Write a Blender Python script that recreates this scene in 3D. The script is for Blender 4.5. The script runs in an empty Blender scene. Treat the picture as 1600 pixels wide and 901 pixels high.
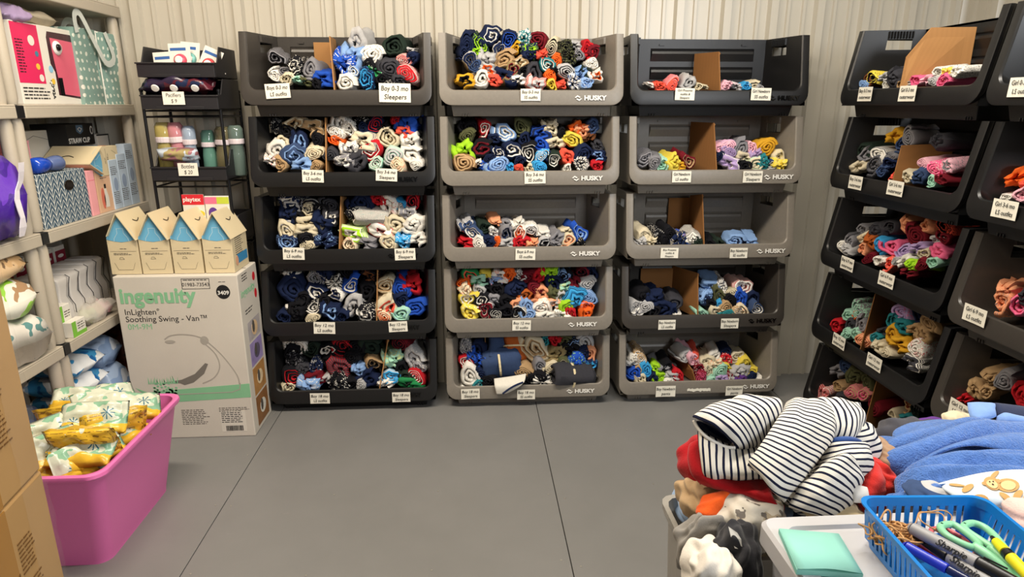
import bpy, bmesh, math, random
from math import sin, cos, pi, atan, radians as R
from mathutils import Vector, Matrix, Euler, noise
S = bpy.context.scene
COL = S.collection
# ------------------------------------------------------------------ camera
FPX, CH = 1020.0, 1.45
TH = atan(287/FPX); PS = atan(65/FPX*cos(TH))
FW = Vector((sin(PS)*cos(TH), cos(PS)*cos(TH), -sin(TH)))
RT = Vector((cos(PS), -sin(PS), 0)); UP = Vector((sin(PS)*sin(TH), cos(PS)*sin(TH), cos(TH)))
CP = Vector((0, 0, CH))
cam = bpy.data.cameras.new('camera'); co = bpy.data.objects.new('camera', cam); COL.objects.link(co)
cam.sensor_width = 36; cam.lens = FPX/1600*36; cam.clip_start = 0.05
m = Matrix((RT, UP, -FW)).transposed().to_4x4(); m.translation = CP; co.matrix_world = m
S.camera = co
# ------------------------------------------------------------------ light, world, exposure
S.view_settings.view_transform = 'Standard'; S.view_settings.look = 'None'
S.view_settings.gamma = 1; S.view_settings.use_curve_mapping = False
S.view_settings.exposure = 0.0
W = bpy.data.worlds.new('world'); S.world = W; W.use_nodes = True
W.node_tree.nodes['Background'].inputs[0].default_value = (1.0, 0.98, 0.95, 1)
W.node_tree.nodes['Background'].inputs[1].default_value = 0.22
def area(name, loc, tgt, sx, sy, power, col):
    l = bpy.data.lights.new(name, 'AREA'); l.shape = 'RECTANGLE'; l.size = sx; l.size_y = sy; l.energy = power; l.color = col
    o = bpy.data.objects.new(name, l); COL.objects.link(o); o.location = loc
    o.rotation_euler = (Vector(tgt)-Vector(loc)).to_track_quat('-Z', 'Y').to_euler()
area('ceiling_strip_light', (-0.70, 1.75, 2.72), (-0.65, 2.1, 0), 1.3, 0.16, 60, (1.0, 0.87, 0.70))
area('ceiling_strip_light', (0.80, 1.65, 2.72), (0.75, 2.0, 0), 1.3, 0.16, 48, (1.0, 0.93, 0.82))
area('daylight_from_window', (2.15, -0.9, 2.05), (0.0, 3.2, 1.1), 0.9, 1.1, 60, (0.93, 0.96, 1.0))

def P(px, py, D): return CP + (FW + RT*((px-800)/FPX) + UP*((450.5-py)/FPX))*D
def ray(px, py): return FW + RT*((px-800)/FPX) + UP*((450.5-py)/FPX)
# ------------------------------------------------------------------ helpers
def lin(h):
    h = h.lstrip('#'); v = [int(h[i:i+2], 16)/255 for i in (0, 2, 4)]
    return tuple(c/12.92 if c <= .04045 else ((c+.055)/1.055)**2.4 for c in v)+(1,)
class N:
    def __init__(s, name):
        s.m = bpy.data.materials.new(name); s.m.use_nodes = True; s.t = s.m.node_tree
        s.b = s.t.nodes['Principled BSDF']
    def n(s, typ, **k):
        x = s.t.nodes.new(typ)
        for a, v in k.items():
            if a.startswith('i_'):
                kk = a[2:]; kk = int(kk) if kk.isdigit() else kk
                x.inputs[kk].default_value = v
            else: setattr(x, a, v)
        return x
    def l(s, a, b): s.t.links.new(a, b)
    def math(s, op, a, b=None, c=None):
        x = s.n('ShaderNodeMath', operation=op)
        for i, v in enumerate((a, b, c)):
            if v is None: continue
            if isinstance(v, (int, float)): x.inputs[i].default_value = v
            else: s.l(v, x.inputs[i])
        return x.outputs[0]
    def mix(s, f, a, b):
        x = s.n('ShaderNodeMix', data_type='RGBA')
        for i, v in ((0, f), (6, a), (7, b)):
            if isinstance(v, (int, float, tuple)): x.inputs[i].default_value = v
            else: s.l(v, x.inputs[i])
        return x.outputs[2]
    def coord(s, k='Object', sc=(1, 1, 1)):
        t = s.n('ShaderNodeTexCoord'); mp = s.n('ShaderNodeMapping'); mp.inputs['Scale'].default_value = sc
        s.l(t.outputs[k], mp.inputs[0]); return mp.outputs[0]
    def noise(s, sc, det=3, co=None, rough=.5):
        x = s.n('ShaderNodeTexNoise'); x.inputs['Scale'].default_value = sc; x.inputs['Detail'].default_value = det
        x.inputs['Roughness'].default_value = rough
        s.l(co if co is not None else s.coord(), x.inputs[0]); return x.outputs[0]
    def bump(s, h, st=.3, d=.002):
        x = s.n('ShaderNodeBump'); x.inputs['Strength'].default_value = st; x.inputs['Distance'].default_value = d
        s.l(h, x.inputs['Height']); s.l(x.outputs[0], s.b.inputs['Normal'])
    def setc(s, c):
        if isinstance(c, tuple): s.b.inputs['Base Color'].default_value = c
        else: s.l(c, s.b.inputs['Base Color'])
    def set(s, **k):
        for a, v in k.items(): s.b.inputs[a.replace('_', ' ')].default_value = v
        return s
_mc = {}
def pm(name, hx, rough=.6, var=.12, vs=8, bs=0, bst=.3, bd=.001, metal=0, spec=.4, coat=0):
    """plain procedural material: base colour with mild noise variation and optional bump"""
    if name in _mc: return _mc[name]
    s = N(name); c = lin(hx)
    f = s.noise(vs, 4)
    lo = tuple(x*(1-var) for x in c[:3])+(1,); hi = tuple(min(1, x*(1+var)) for x in c[:3])+(1,)
    s.setc(s.mix(f, lo, hi)); s.set(Roughness=rough, Metallic=metal)
    s.b.inputs['Specular IOR Level'].default_value = spec
    if coat: s.b.inputs['Coat Weight'].default_value = coat
    if bs: s.bump(s.noise(bs, 3), bst, bd)
    _mc[name] = s.m; return s.m
PAL = dict(wh=('e9e5dc', 'white'), cr=('d9cdb0', 'cream'), gy=('86858a', 'grey'), lg=('b9b8b8', 'light grey'), dg=('3c3c42', 'charcoal'),
 bk=('15151a', 'black'), nv=('182342', 'navy'), bl=('2450b4', 'royal blue'), lb=('86a8d8', 'pale blue'), sb=('3c9ed8', 'sky blue'), tl=('2c8088', 'teal'),
 mt=('a4d4bc', 'mint'), gn=('2a8a50', 'green'), ol=('55573a', 'olive'), dk=('233028', 'dark green'), li=('a4d82c', 'lime'), ye=('e6cf50', 'yellow'),
 mu=('dba42c', 'mustard'), pe=('f0a47a', 'peach'), co=('ee5c48', 'coral'), rd=('c0202a', 'red'), mr=('701824', 'maroon'), pk=('ee6a94', 'pink'),
 lp=('eeb6c4', 'pale pink'), lv=('b29ac8', 'lavender'), pu=('603a84', 'purple'), tn=('b4946c', 'tan'), br=('704428', 'brown'), kh=('94825a', 'khaki'),
 dn=('3a4c70', 'denim blue'), rs=('b45c28', 'rust'))
PAL['or'] = ('f06826', 'orange')
def fab(code, scale=1.0):
    """fabric material: 'nv' solid, s. stripes, r. ring stripes, d. print, c. camouflage, p. plaid (two palette colours)"""
    key = 'fabric_'+code+'_%g' % scale
    if key in _mc: return _mc[key]
    p = code.split('.'); s = N(key)
    uv = s.n('ShaderNodeTexCoord').outputs['UV']; sp = s.n('ShaderNodeSeparateXYZ'); s.l(uv, sp.inputs[0])
    ob = s.coord('Object')
    if len(p) == 1: a = lin(PAL[p[0]][0]); b = tuple(x*.72 for x in a[:3])+(1,); f = s.noise(7*scale, 3, uv)
    else:
        a = lin(PAL[p[1]][0]); b = lin(PAL[p[2]][0]); k = p[0]
        if k == 's':
            f = s.math('GREATER_THAN', s.math('FRACT', s.math('MULTIPLY', sp.outputs[1], 11*scale)), .55)
        elif k == 'p':
            x = s.math('GREATER_THAN', s.math('FRACT', s.math('MULTIPLY', sp.outputs[0], 6*scale)), .5)
            y = s.math('GREATER_THAN', s.math('FRACT', s.math('MULTIPLY', sp.outputs[1], 6*scale)), .5)
            f = s.math('MULTIPLY', s.math('ADD', x, y), .5)
        elif k == 'd':
            v = s.n('ShaderNodeTexVoronoi'); v.inputs['Scale'].default_value = 9*scale; s.l(uv, v.inputs[0])
            nz = s.noise(20*scale, 2, uv)
            f = s.math('LESS_THAN', s.math('ADD', v.outputs[0], s.math('MULTIPLY', s.math('SUBTRACT', nz, .5), .5)), .30)
        else:
            f = s.math('GREATER_THAN', s.noise(5*scale, 2, uv), .5)
    s.setc(s.mix(f, a, b)); s.set(Roughness=.9); s.b.inputs['Specular IOR Level'].default_value = .15
    s.bump(s.noise(26*scale, 3, uv), .35, .003)
    _mc[key] = s.m; return s.m
def fabname(code):
    p = code.split('.')
    if len(p) == 1: return PAL[p[0]][1]
    k = {'s': 'striped', 'd': 'printed', 'c': 'blotched', 'p': 'checked'}[p[0]]
    return '%s and %s %s' % (PAL[p[1]][1], PAL[p[2]][1], k)

def link(o, parent=None):
    COL.objects.link(o)
    if parent is not None: o.parent = parent
    return o
def tag(o, label=None, cat=None, group=None, kind=None):
    if label: o['label'] = label
    if cat: o['category'] = cat
    if group: o['group'] = group
    if kind: o['kind'] = kind
    return o
def empty(name, label, cat, loc=(0, 0, 0), rz=0, group=None, rot=None):
    o = bpy.data.objects.new(name, None); o.empty_display_size = .05; link(o); o.location = loc
    o.rotation_euler = rot if rot else (0, 0, rz)
    return tag(o, label, cat, group)
class MB:
    def __init__(s): s.v = []; s.f = []; s.mi = []; s.uv = {}
    def quad(s, pts, mi=0):
        b = len(s.v); s.v += [tuple(p) for p in pts]; s.f.append(tuple(range(b, b+len(pts)))); s.mi.append(mi)
    def box(s, x0, x1, y0, y1, z0, z1, mi=0, M=None, tx=0, ty=0):
        """box; tx, ty shrink its bottom on each side"""
        p = [(x0+tx, y0+ty, z0), (x1-tx, y0+ty, z0), (x1-tx, y1-ty, z0), (x0+tx, y1-ty, z0), (x0, y0, z1), (x1, y0, z1), (x1, y1, z1), (x0, y1, z1)]
        if M is not None: p = [tuple(M @ Vector(q)) for q in p]
        b = len(s.v); s.v += p
        for q in ((3, 2, 1, 0), (4, 5, 6, 7), (0, 1, 5, 4), (1, 2, 6, 5), (2, 3, 7, 6), (3, 0, 4, 7)):
            s.f.append(tuple(b+i for i in q)); s.mi.append(mi)
        return s
    def loft(s, rings, closed=True, cap0=False, cap1=False, mi=0):
        n = len(rings[0]); b = len(s.v)
        for r in rings: s.v += [tuple(p) for p in r]
        for j in range(len(rings)-1):
            for i in range(n if closed else n-1):
                k = (i+1) % n
                s.f.append((b+j*n+i, b+j*n+k, b+(j+1)*n+k, b+(j+1)*n+i)); s.mi.append(mi)
        if cap0: s.f.append(tuple(b+i for i in reversed(range(n)))); s.mi.append(mi)
        if cap1: s.f.append(tuple(b+(len(rings)-1)*n+i for i in range(n))); s.mi.append(mi)
        return s
    def tube(s, pts, r, n=8, mi=0, caps=True):
        pts = [Vector(p) for p in pts]; rings = []
        rr = r if isinstance(r, (list, tuple)) else [r]*len(pts); up = None
        for i, p in enumerate(pts):
            d = (pts[min(i+1, len(pts)-1)]-pts[max(i-1, 0)]).normalized()
            if up is None: up = Vector((0, 0, 1)) if abs(d.z) < .9 else Vector((1, 0, 0))
            a = d.cross(up).normalized(); up = a.cross(d).normalized()
            rings.append([p+(a*cos(2*pi*k/n)+up*sin(2*pi*k/n))*rr[i] for k in range(n)])
        return s.loft(rings, True, caps, caps, mi)
    def lathe(s, prof, c=(0, 0, 0), n=20, mi=0, M=None):
        """prof: (radius, z) list"""
        rings = []
        for r, z in prof:
            q = [Vector((c[0]+r*cos(2*pi*k/n), c[1]+r*sin(2*pi*k/n), c[2]+z)) for k in range(n)]
            rings.append([M @ v for v in q] if M is not None else q)
        return s.loft(rings, True, True, True, mi)
    def poly(s, pts, z, h, mi=0, M=None):
        """extruded polygon: pts (x,z) in the plane y=z .. y=z+h"""
        a = [Vector((x, z, y)) for x, y in pts]; b = [Vector((x, z+h, y)) for x, y in pts]
        if M is not None: a = [M @ v for v in a]; b = [M @ v for v in b]
        return s.loft([a, b], True, True, True, mi)
    def build(s, name, mats, parent=None, smooth=False, bevel=0, seg=2, auto=None, sub=0, solid=0):
        me = bpy.data.meshes.new(name); me.from_pydata(s.v, [], s.f)
        if not isinstance(mats, (list, tuple)): mats = [mats]
        for mt in mats: me.materials.append(mt)
        for p, k in zip(me.polygons, s.mi): p.material_index = k; p.use_smooth = smooth or bool(auto)
        bm = bmesh.new(); bm.from_mesh(me); bmesh.ops.recalc_face_normals(bm, faces=bm.faces); bm.to_mesh(me); bm.free()
        o = bpy.data.objects.new(name, me); link(o, parent)
        if auto:
            me.set_sharp_from_angle(angle=R(auto))
        if solid:
            q = o.modifiers.new('Solidify', 'SOLIDIFY'); q.thickness = solid; q.offset = 0
        if bevel:
            q = o.modifiers.new('Bevel', 'BEVEL'); q.width = bevel; q.segments = seg; q.limit_method = 'ANGLE'; q.angle_limit = R(40)
            q.harden_normals = False
        if sub:
            q = o.modifiers.new('Sub', 'SUBSURF'); q.levels = sub; q.render_levels = sub
        return o
def struct(o): o['kind'] = 'structure'; return o
_tm = {}
def text(s, size, mat, parent, loc, rot=(R(90), 0, 0), name='lettering', ax='CENTER', bold=0, shear=0, ex=.0002, xs=1):
    key = (s, size, ax, bold, shear)
    if key not in _tm:
        c = bpy.data.curves.new('t', 'FONT'); c.body = s; c.size = size; c.align_x = ax; c.align_y = 'CENTER'; c.extrude = ex
        c.offset = bold; c.shear = shear; c.resolution_u = 3
        o = bpy.data.objects.new('t', c); COL.objects.link(o)
        dg = bpy.context.evaluated_depsgraph_get(); dg.update()
        me = bpy.data.meshes.new_from_object(o.evaluated_get(dg)); bpy.data.objects.remove(o); _tm[key] = me
    me = _tm[key].copy(); me.materials.clear(); me.materials.append(mat)
    o = bpy.data.objects.new(name, me); link(o, parent); o.location = loc; o.rotation_euler = rot; o.scale = (xs, 1, 1)
    return o
# ------------------------------------------------------------------ setting
def floor_mat():
    s = N('painted_floor'); co_ = s.coord('Object')
    f = s.noise(1.6, 5, co_, .6); g = s.noise(9, 4, co_)
    c = s.mix(f, lin('6f6f6d'), lin('828180')); 
    sc = s.coord('Object', (3, 22, 1)); h = s.math('GREATER_THAN', s.noise(2.2, 6, sc, .7), .69)
    c = s.mix(s.math('MULTIPLY', h, .22), c, lin('a5a39d'))
    s.setc(c); r = s.math('MULTIPLY_ADD', g, .25, .33); s.l(r, s.b.inputs['Roughness']); s.bump(s.noise(60, 3, co_), .12, .001)
    return s.m
SEAM = (-2.21, -0.952, 0.3055, 1.563)
b = MB()
xs = (-3.4,)+SEAM+(2.9,)
for i in range(5): b.box(xs[i]+.0016, xs[i+1]-.0016, -2.2, 3.34, -.03, 0)
struct(b.build('floor', floor_mat(), bevel=.001))
b = MB(); b.box(-3.4, 2.9, -2.2, 3.34, -.06, -.031); struct(b.build('subfloor', pm('dark_gap', '1a1816')))
b = MB(); random.seed(3)
for X in SEAM[1:3]:
    for sx in (-.03, .03):
        for k in range(7): b.lathe([(.0035, 0), (.0035, .0012), (.001, .0016)], (X+sx, .6+k*.4+random.uniform(-.03, .03), 0), 8)
for X in (-.55, -.15, .7, 1.1):
    for k in range(5): b.lathe([(.0035, 0), (.0035, .0012), (.001, .0016)], (X, .9+k*.45, 0), 8)
struct(b.build('trim_1', pm('screw_steel', 'b5b2aa', .35, metal=.6)))
def wall_mat(name, hx):
    s = N(name); c = lin(hx); f = s.noise(1.3, 4)
    s.setc(s.mix(f, tuple(x*.93 for x in c[:3])+(1,), tuple(min(1, x*1.05) for x in c[:3])+(1,))); s.set(Roughness=.3)
    return s.m
def ribbed(name, x0, x1, z1, mat, M):
    """corrugated steel sheet in its own plane: u along the wall, y=0 flat pan, ribs toward -y"""
    prof = []; per = .2275; ph = .088; k = math.floor((x0-ph)/per)
    while ph+k*per < x1+per:
        c = ph+k*per
        prof += [(c-.026, 0), (c-.017, -.028), (c+.017, -.028), (c+.026, 0)]
        for q in (.076, .152): prof += [(c+q-.010, 0), (c+q-.006, -.011), (c+q+.006, -.011), (c+q+.010, 0)]
        k += 1
    prof = [p for p in prof if x0 <= p[0] <= x1]; prof = [(x0, 0)]+prof+[(x1, 0)]
    b = MB(); b.loft([[M @ Vector((x, y, z)) for x, y in prof] for z in (0, z1)], closed=False)
    return struct(b.build(name, mat, solid=.001))
WM = wall_mat('ribbed_steel_wall', 'bfb9ab')
ribbed('wall_back', -2.12, 2.42, 2.8, WM, Matrix.Translation((0, 3.292, 0)))
ribbed('wall_left', 0, 5.4, 2.8, WM, Matrix.Translation((-2.1, -2.1, 0)) @ Matrix.Rotation(R(90), 4, 'Z'))
ribbed('wall_right', -5.4, 0, 2.8, WM, Matrix.Translation((2.4, -2.1, 0)) @ Matrix.Rotation(R(-90), 4, 'Z'))
b = MB(); b.box(-2.12, 2.42, -2.1, 3.33, 2.8, 2.84); struct(b.build('ceiling', pm('ceiling_white', 'd8d4ca', .7)))

# ------------------------------------------------------------------ stacking bins
def plastic(name, hx, rough, mott):
    s = N(name); c = lin(hx); co_ = s.coord()
    f = s.math('MULTIPLY_ADD', s.noise(90, 3, co_), .5, s.math('MULTIPLY', s.noise(5, 4, co_), .5))
    s.setc(s.mix(f, tuple(x*(1-mott) for x in c[:3])+(1,), tuple(x*(1+mott) for x in c[:3])+(1,))); s.set(Roughness=rough)
    s.bump(s.noise(260, 2, co_), .12, .0006); return s.m
GRAYP = plastic('grey_plastic', '7d776e', .38, .22); BLKP = plastic('black_plastic', '151516', .38, .25)
CHARP = plastic('charcoal_plastic', '3b3733', .36, .22)
LOGOW = pm('logo_white', 'e8e6e0', .5); LOGOK = pm('logo_black', '050506', .12); INK = pm('black_ink', '1a1a1c', .6); INKG = pm('grey_ink', '55504a', .6)
PAPER = pm('note_paper', 'e8e4d6', .8, .04); PINKP = pm('note_paper', 'e8e4d6')
BW, BD, BH, PITCH = .81, .30, .349, .35
def uring(hw, zt, zb, r, y, yt=None, nseg=6):
    """open-top U outline, left top to right top, side rows at fixed fractions; y leans from y (bottom) to yt (top)"""
    pts = []; zs = [zt, zt-.036, zt-.078, (zt+zb)/2, zb+r]
    for z in zs: pts.append((-hw, z))
    for k in range(1, nseg): a = pi+pi/2*k/nseg; pts.append((-hw+r+r*cos(a), zb+r+r*sin(a)))
    n = len(pts); pts += [(-hw+r, zb)]; pts += [(x, zb) for x in (-hw*.5, 0, hw*.5)]
    out = pts+[(hw-r, zb)]+[(-x, z) for x, z in reversed(pts[:n])]
    if yt is None: yt = y
    return [Vector((x, y+(yt-y)*max(0, (z-.05))/.3, z)) for x, z in out]
def bin_meshes():
    b = MB(); hw = BW/2; yl = lambda o: (o, o+.055)
    R_ = [uring(hw-.004, BH, .052, .05, .022, .077), uring(hw, BH, .048, .054, .014, .069), uring(hw, BH, .048, .054, .002, .057),
          uring(hw-.005, BH, .053, .05, 0, .055), uring(hw-.030, BH, .108, .035, 0, .055), uring(hw-.035, BH, .112, .032, .006, .060)]
    b.loft(R_, closed=False)
    # top end caps of the flange
    n = len(R_[0])
    for e in (0, n-1): b.f.append(tuple(j*n+e for j in range(6))); b.mi.append(0)
    # inner shell: rings going back, tapering in; side handle slot between rings 2 and 3
    ins = [(0, .006, .061, hw-.035, .112), (.3, .07, .115, hw-.050, .075), (.42, .125, .15, hw-.060, .068), (.85, .232, .242, hw-.084, .066), (1, .285, .288, hw-.098, .066)]
    inner = [uring(h, BH, zb, .032, y0, y1) for t, y0, y1, h, zb in ins]
    base = len(b.v); n = len(inner[0])
    for r in inner: b.v += [tuple(p) for p in r]
    for j in range(4):
        for i in range(n-1):
            if j == 2 and i in (1, n-3): continue
            b.f.append((base+j*n+i, base+j*n+i+1, base+(j+1)*n+i+1, base+(j+1)*n+i)); b.mi.append(0)
    # outer shell a little outside, same slot
    ob = len(b.v)
    for (t, y0, y1, h, zb) in ins: b.v += [tuple(p) for p in uring(h+.006, BH, zb-.006 if t else .106, .036, y0+.004, y1+.004)]
    for j in range(4):
        for i in range(n-1):
            if j == 2 and i in (1, n-3): continue
            b.f.append((ob+j*n+i, ob+(j+1)*n+i, ob+(j+1)*n+i+1, ob+j*n+i+1)); b.mi.append(0)
        for e in (0, n-1): b.f.append((base+j*n+e, base+(j+1)*n+e, ob+(j+1)*n+e, ob+j*n+e)); b.mi.append(0)
    for i in (1, n-3):   # slot edges
        for (j0, i0, j1, i1) in ((2, i, 3, i), (2, i+1, 3, i+1), (2, i, 2, i+1), (3, i, 3, i+1)):
            b.f.append((base+j0*n+i0, base+j1*n+i1, ob+j1*n+i1, ob+j0*n+i0)); b.mi.append(0)
    # back panel with three horizontal recesses (front at y=.285, recess .012 deep)
    w = hw-.098; X = [-w, -w+.055, w-.055, w]; zb = .066
    Z = [zb, .083, .141, .166, .224, .249, .307, BH]; yb = .284
    for j in range(7):
        for i in range(3):
            rec = (i == 1 and j in (1, 3, 5))
            x0, x1, z0, z1 = X[i], X[i+1], Z[j], Z[j+1]
            if not rec: b.quad([(x0, yb, z0), (x1, yb, z0), (x1, yb, z1), (x0, yb, z1)])
            else:
                d = -.010; zc = z1-.024; zd = z1-.013; e = d+.0036; xa, xb = x0+.006, x1-.006
                b.quad([(x0, yb, z0), (x1, yb, z0), (xb, yb+d, zc), (xa, yb+d, zc)]); b.quad([(xa, yb+d, zc), (xb, yb+d, zc), (xb, yb+e, zd), (xa, yb+e, zd)])
                b.quad([(xa, yb+e, zd), (xb, yb+e, zd), (x1, yb+.004, z1-.006), (x0, yb+.004, z1-.006)])
                b.quad([(x0, yb+.004, z1-.006), (x1, yb+.004, z1-.006), (x1, yb, z1), (x0, yb, z1)])
                b.quad([(x0, yb, z0), (xa, yb+d, zc), (xa, yb+e, zd), (x0, yb+.004, z1-.006)]); b.quad([(xb, yb+d, zc), (x1, yb, z0), (x1, yb+.004, z1-.006), (xb, yb+e, zd)])
    b.box(-w-.002, w+.002, .2985, .301, zb, BH); b.box(-w, w, .284, .3, BH-.008, BH)
    # two small latch hooks on the back rim
    for x in (-.2, .2): b.box(x-.012, x+.012, .278, .286, BH-.03, BH-.022)
    # side grip ribs above the slots
    for sgn in (-1, 1):
        for k in range(9):
            y = .15+k*.011; x = sgn*(hw-.062-(y-.14)*.24)
            b.box(x-.005, x+.005, y-.0022, y+.0022, BH-.034, BH-.006)
    # straight outer side skins with the same slots, and the rim joining them to the inner shell
    for sg in (-1, 1):
        X_ = sg*(hw-.008); zr = (.046, BH-.078, BH-.036, BH)
        col = lambda c, z: (.016+.055*(z-.05)/.3, .128, .296, .302)[c]
        for i in range(3):
            for j in range(3):
                if i == 1 and j == 1: continue
                q = [(X_, col(i, zr[j]), zr[j]), (X_, col(i+1, zr[j]), zr[j]), (X_, col(i+1, zr[j+1]), zr[j+1]), (X_, col(i, zr[j+1]), zr[j+1])]
                b.quad(q); b.quad([(x-sg*.003, y, z) for x, y, z in q][::-1])
        for k in range(len(ins)-1):
            b.quad([(sg*ins[k][3], ins[k][2], BH), (sg*ins[k+1][3], ins[k+1][2], BH), (X_, ins[k+1][2]+.01, BH), (X_, ins[k][2], BH)])
        b.quad([(X_, .016, .046), (X_, .302, .046), (sg*(hw-.06), .302, .046), (sg*(hw-.06), .016, .046)])
        for za, zb_ in ((.046, BH-.078), (BH-.034, BH)): b.quad([(X_, .302, za), (X_, .302, zb_), (sg*(hw-.1), .302, zb_), (sg*(hw-.1), .302, za)])
    body = b
    k = MB()   # foot that seats in the bin below
    k.box(-hw+.045, hw-.045, .045, .275, 0, .07, tx=.012, ty=.012)
    for x in (-hw+.1, hw-.1):
        for q in range(3): k.box(x+q*.012-.0025, x+q*.012+.0025, .050, .058, -.0, .012)
    return body, k
_bb, _bk = bin_meshes()
_binmesh = {}
COLN = {'c1': 'left stack', 'c2': 'middle stack', 'c3': 'right stack on the back wall', 'c4': 'far stack on the right wall', 'c5': 'near stack on the right wall'}
ROWN = ['top', 'second', 'third', 'fourth', 'bottom']
BINS = {}
def make_bin(col, row, x, y, rz, mat, cname, logo):
    """row 0 is the topmost of five"""
    z = PITCH*(4-row)
    t = empty('stacking_bin', '%s plastic open-front stacking bin, %s of the %s' % (cname, ROWN[row]+(' one' if row in (0, 4) else ' from top'), COLN[col]), 'storage bin', (x, y, z), rz, 'open-front stacking bins')
    key = mat.name
    if key not in _binmesh:
        a = _bb.build('shell', mat, t, auto=35, bevel=0); f = _bk.build('foot', mat, t, bevel=.004)
        _binmesh[key] = (a, f)
    else:
        for o in _binmesh[key]: c = o.copy(); link(c); c.parent = t
    sx = .265 if col != 'c3' else .30
    if logo:
        lg = LOGOW if logo == 'w' else LOGOK
        text('HUSKY', .027, lg, t, (sx+.012, -.0012, .078), name='logo', bold=.0012, xs=1.15)
        m_ = MB(); cx, cz = sx-.062, .078
        for sg in (1, -1):
            m_.poly([(cx-.017*sg, cz+.002*sg), (cx-.004*sg, cz+.012*sg), (cx+.010*sg, cz+.004*sg), (cx+.004*sg, cz+.001*sg), (cx-.004*sg, cz+.006*sg), (cx-.010*sg, cz+.001*sg)], -.0012, .0008)
        m_.build('logo_mark', lg, t)
    BINS[(col, row)] = (t, Matrix.Translation((x, y, z)) @ Matrix.Rotation(rz, 4, 'Z'))
    return t
cx1 = (-.572, -.568, -.579, -.586, -.592); cx2 = (.271, .268, .268, .266, .266); cx3 = (1.112, 1.125, 1.127, 1.122, 1.125)
Y0 = 2.965
m1 = (CHARP, BLKP, BLKP, BLKP, BLKP); m3 = (BLKP, GRAYP, GRAYP, CHARP, GRAYP)
nm = {CHARP.name: 'charcoal', BLKP.name: 'black', GRAYP.name: 'grey'}
for r in range(5):
    make_bin('c1', r, cx1[r], Y0, 0, m1[r], nm[m1[r].name], 'k' if r else None)
    make_bin('c2', r, cx2[r], Y0, 0, GRAYP, 'grey', 'w')
    make_bin('c3', r, cx3[r], Y0, 0, m3[r], nm[m3[r].name], 'k' if r in (0, 3) else 'w')
    make_bin('c4', r, 1.60, 2.465-.003*r, R(-90), BLKP, 'black', None)
    make_bin('c5', r, 1.60, 1.63-.004*r, R(-90), BLKP if r in (0, 1) else CHARP, 'black' if r < 2 else 'charcoal', None)  # lower three are black bins; the lighting's grey cast is put into their colour

def local(key, px, py, y0, k=0.0, zr=.1):
    """where the sight line of a photo point meets the tilted sheet y = y0 + k (z - zr) inside a bin"""
    t, Mx = BINS[key]; Mi = Mx.inverted(); o = Mi @ CP; d = Mi.to_3x3() @ ray(px, py)
    # o.y + s d.y = y0 + k (o.z + s d.z - zr)
    s = (y0+k*(o.z-zr)-o.y)/(d.y-k*d.z)
    return o+d*s, s
# ------------------------------------------------------------------ handwritten notes taped to the bins
def note(key, px, py, w, lines, tilt=0):
    p, s = local(key, px, py, -.002); t = BINS[key][0]
    W_ = w*s/FPX; 
    if key[0] in ('c4', 'c5'): W_ = .095
    Hh = W_*.58 if W_ > .07 else W_*.75
    b = MB(); n = 5
    rings = [[Vector((-W_/2+W_*i/n, -.0008-.0022*(abs(i/n-.5)*2)**2*(1 if j == 0 else .2), -Hh/2+Hh*j)) for i in range(n+1)] for j in (0, 1)]
    b.loft(rings, closed=False)
    o = b.build('paper_note', PAPER, t, solid=.0005); o.location = (p.x, -.0012, p.z); o.rotation_euler = (0, R(tilt), 0)
    tag(o, 'white handwritten paper note reading '+' '.join(lines))
    h = Hh/(len(lines)+.25)
    for i, ln in enumerate(lines):
        text(ln, h*.82, INK, o, ((i % 2)*.002-.001, -.0034, Hh/2-h*(i+.62)), name='handwriting', shear=.15, xs=min(1, W_*.92/(len(ln)*h*.82*.5+.001)))
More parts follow.
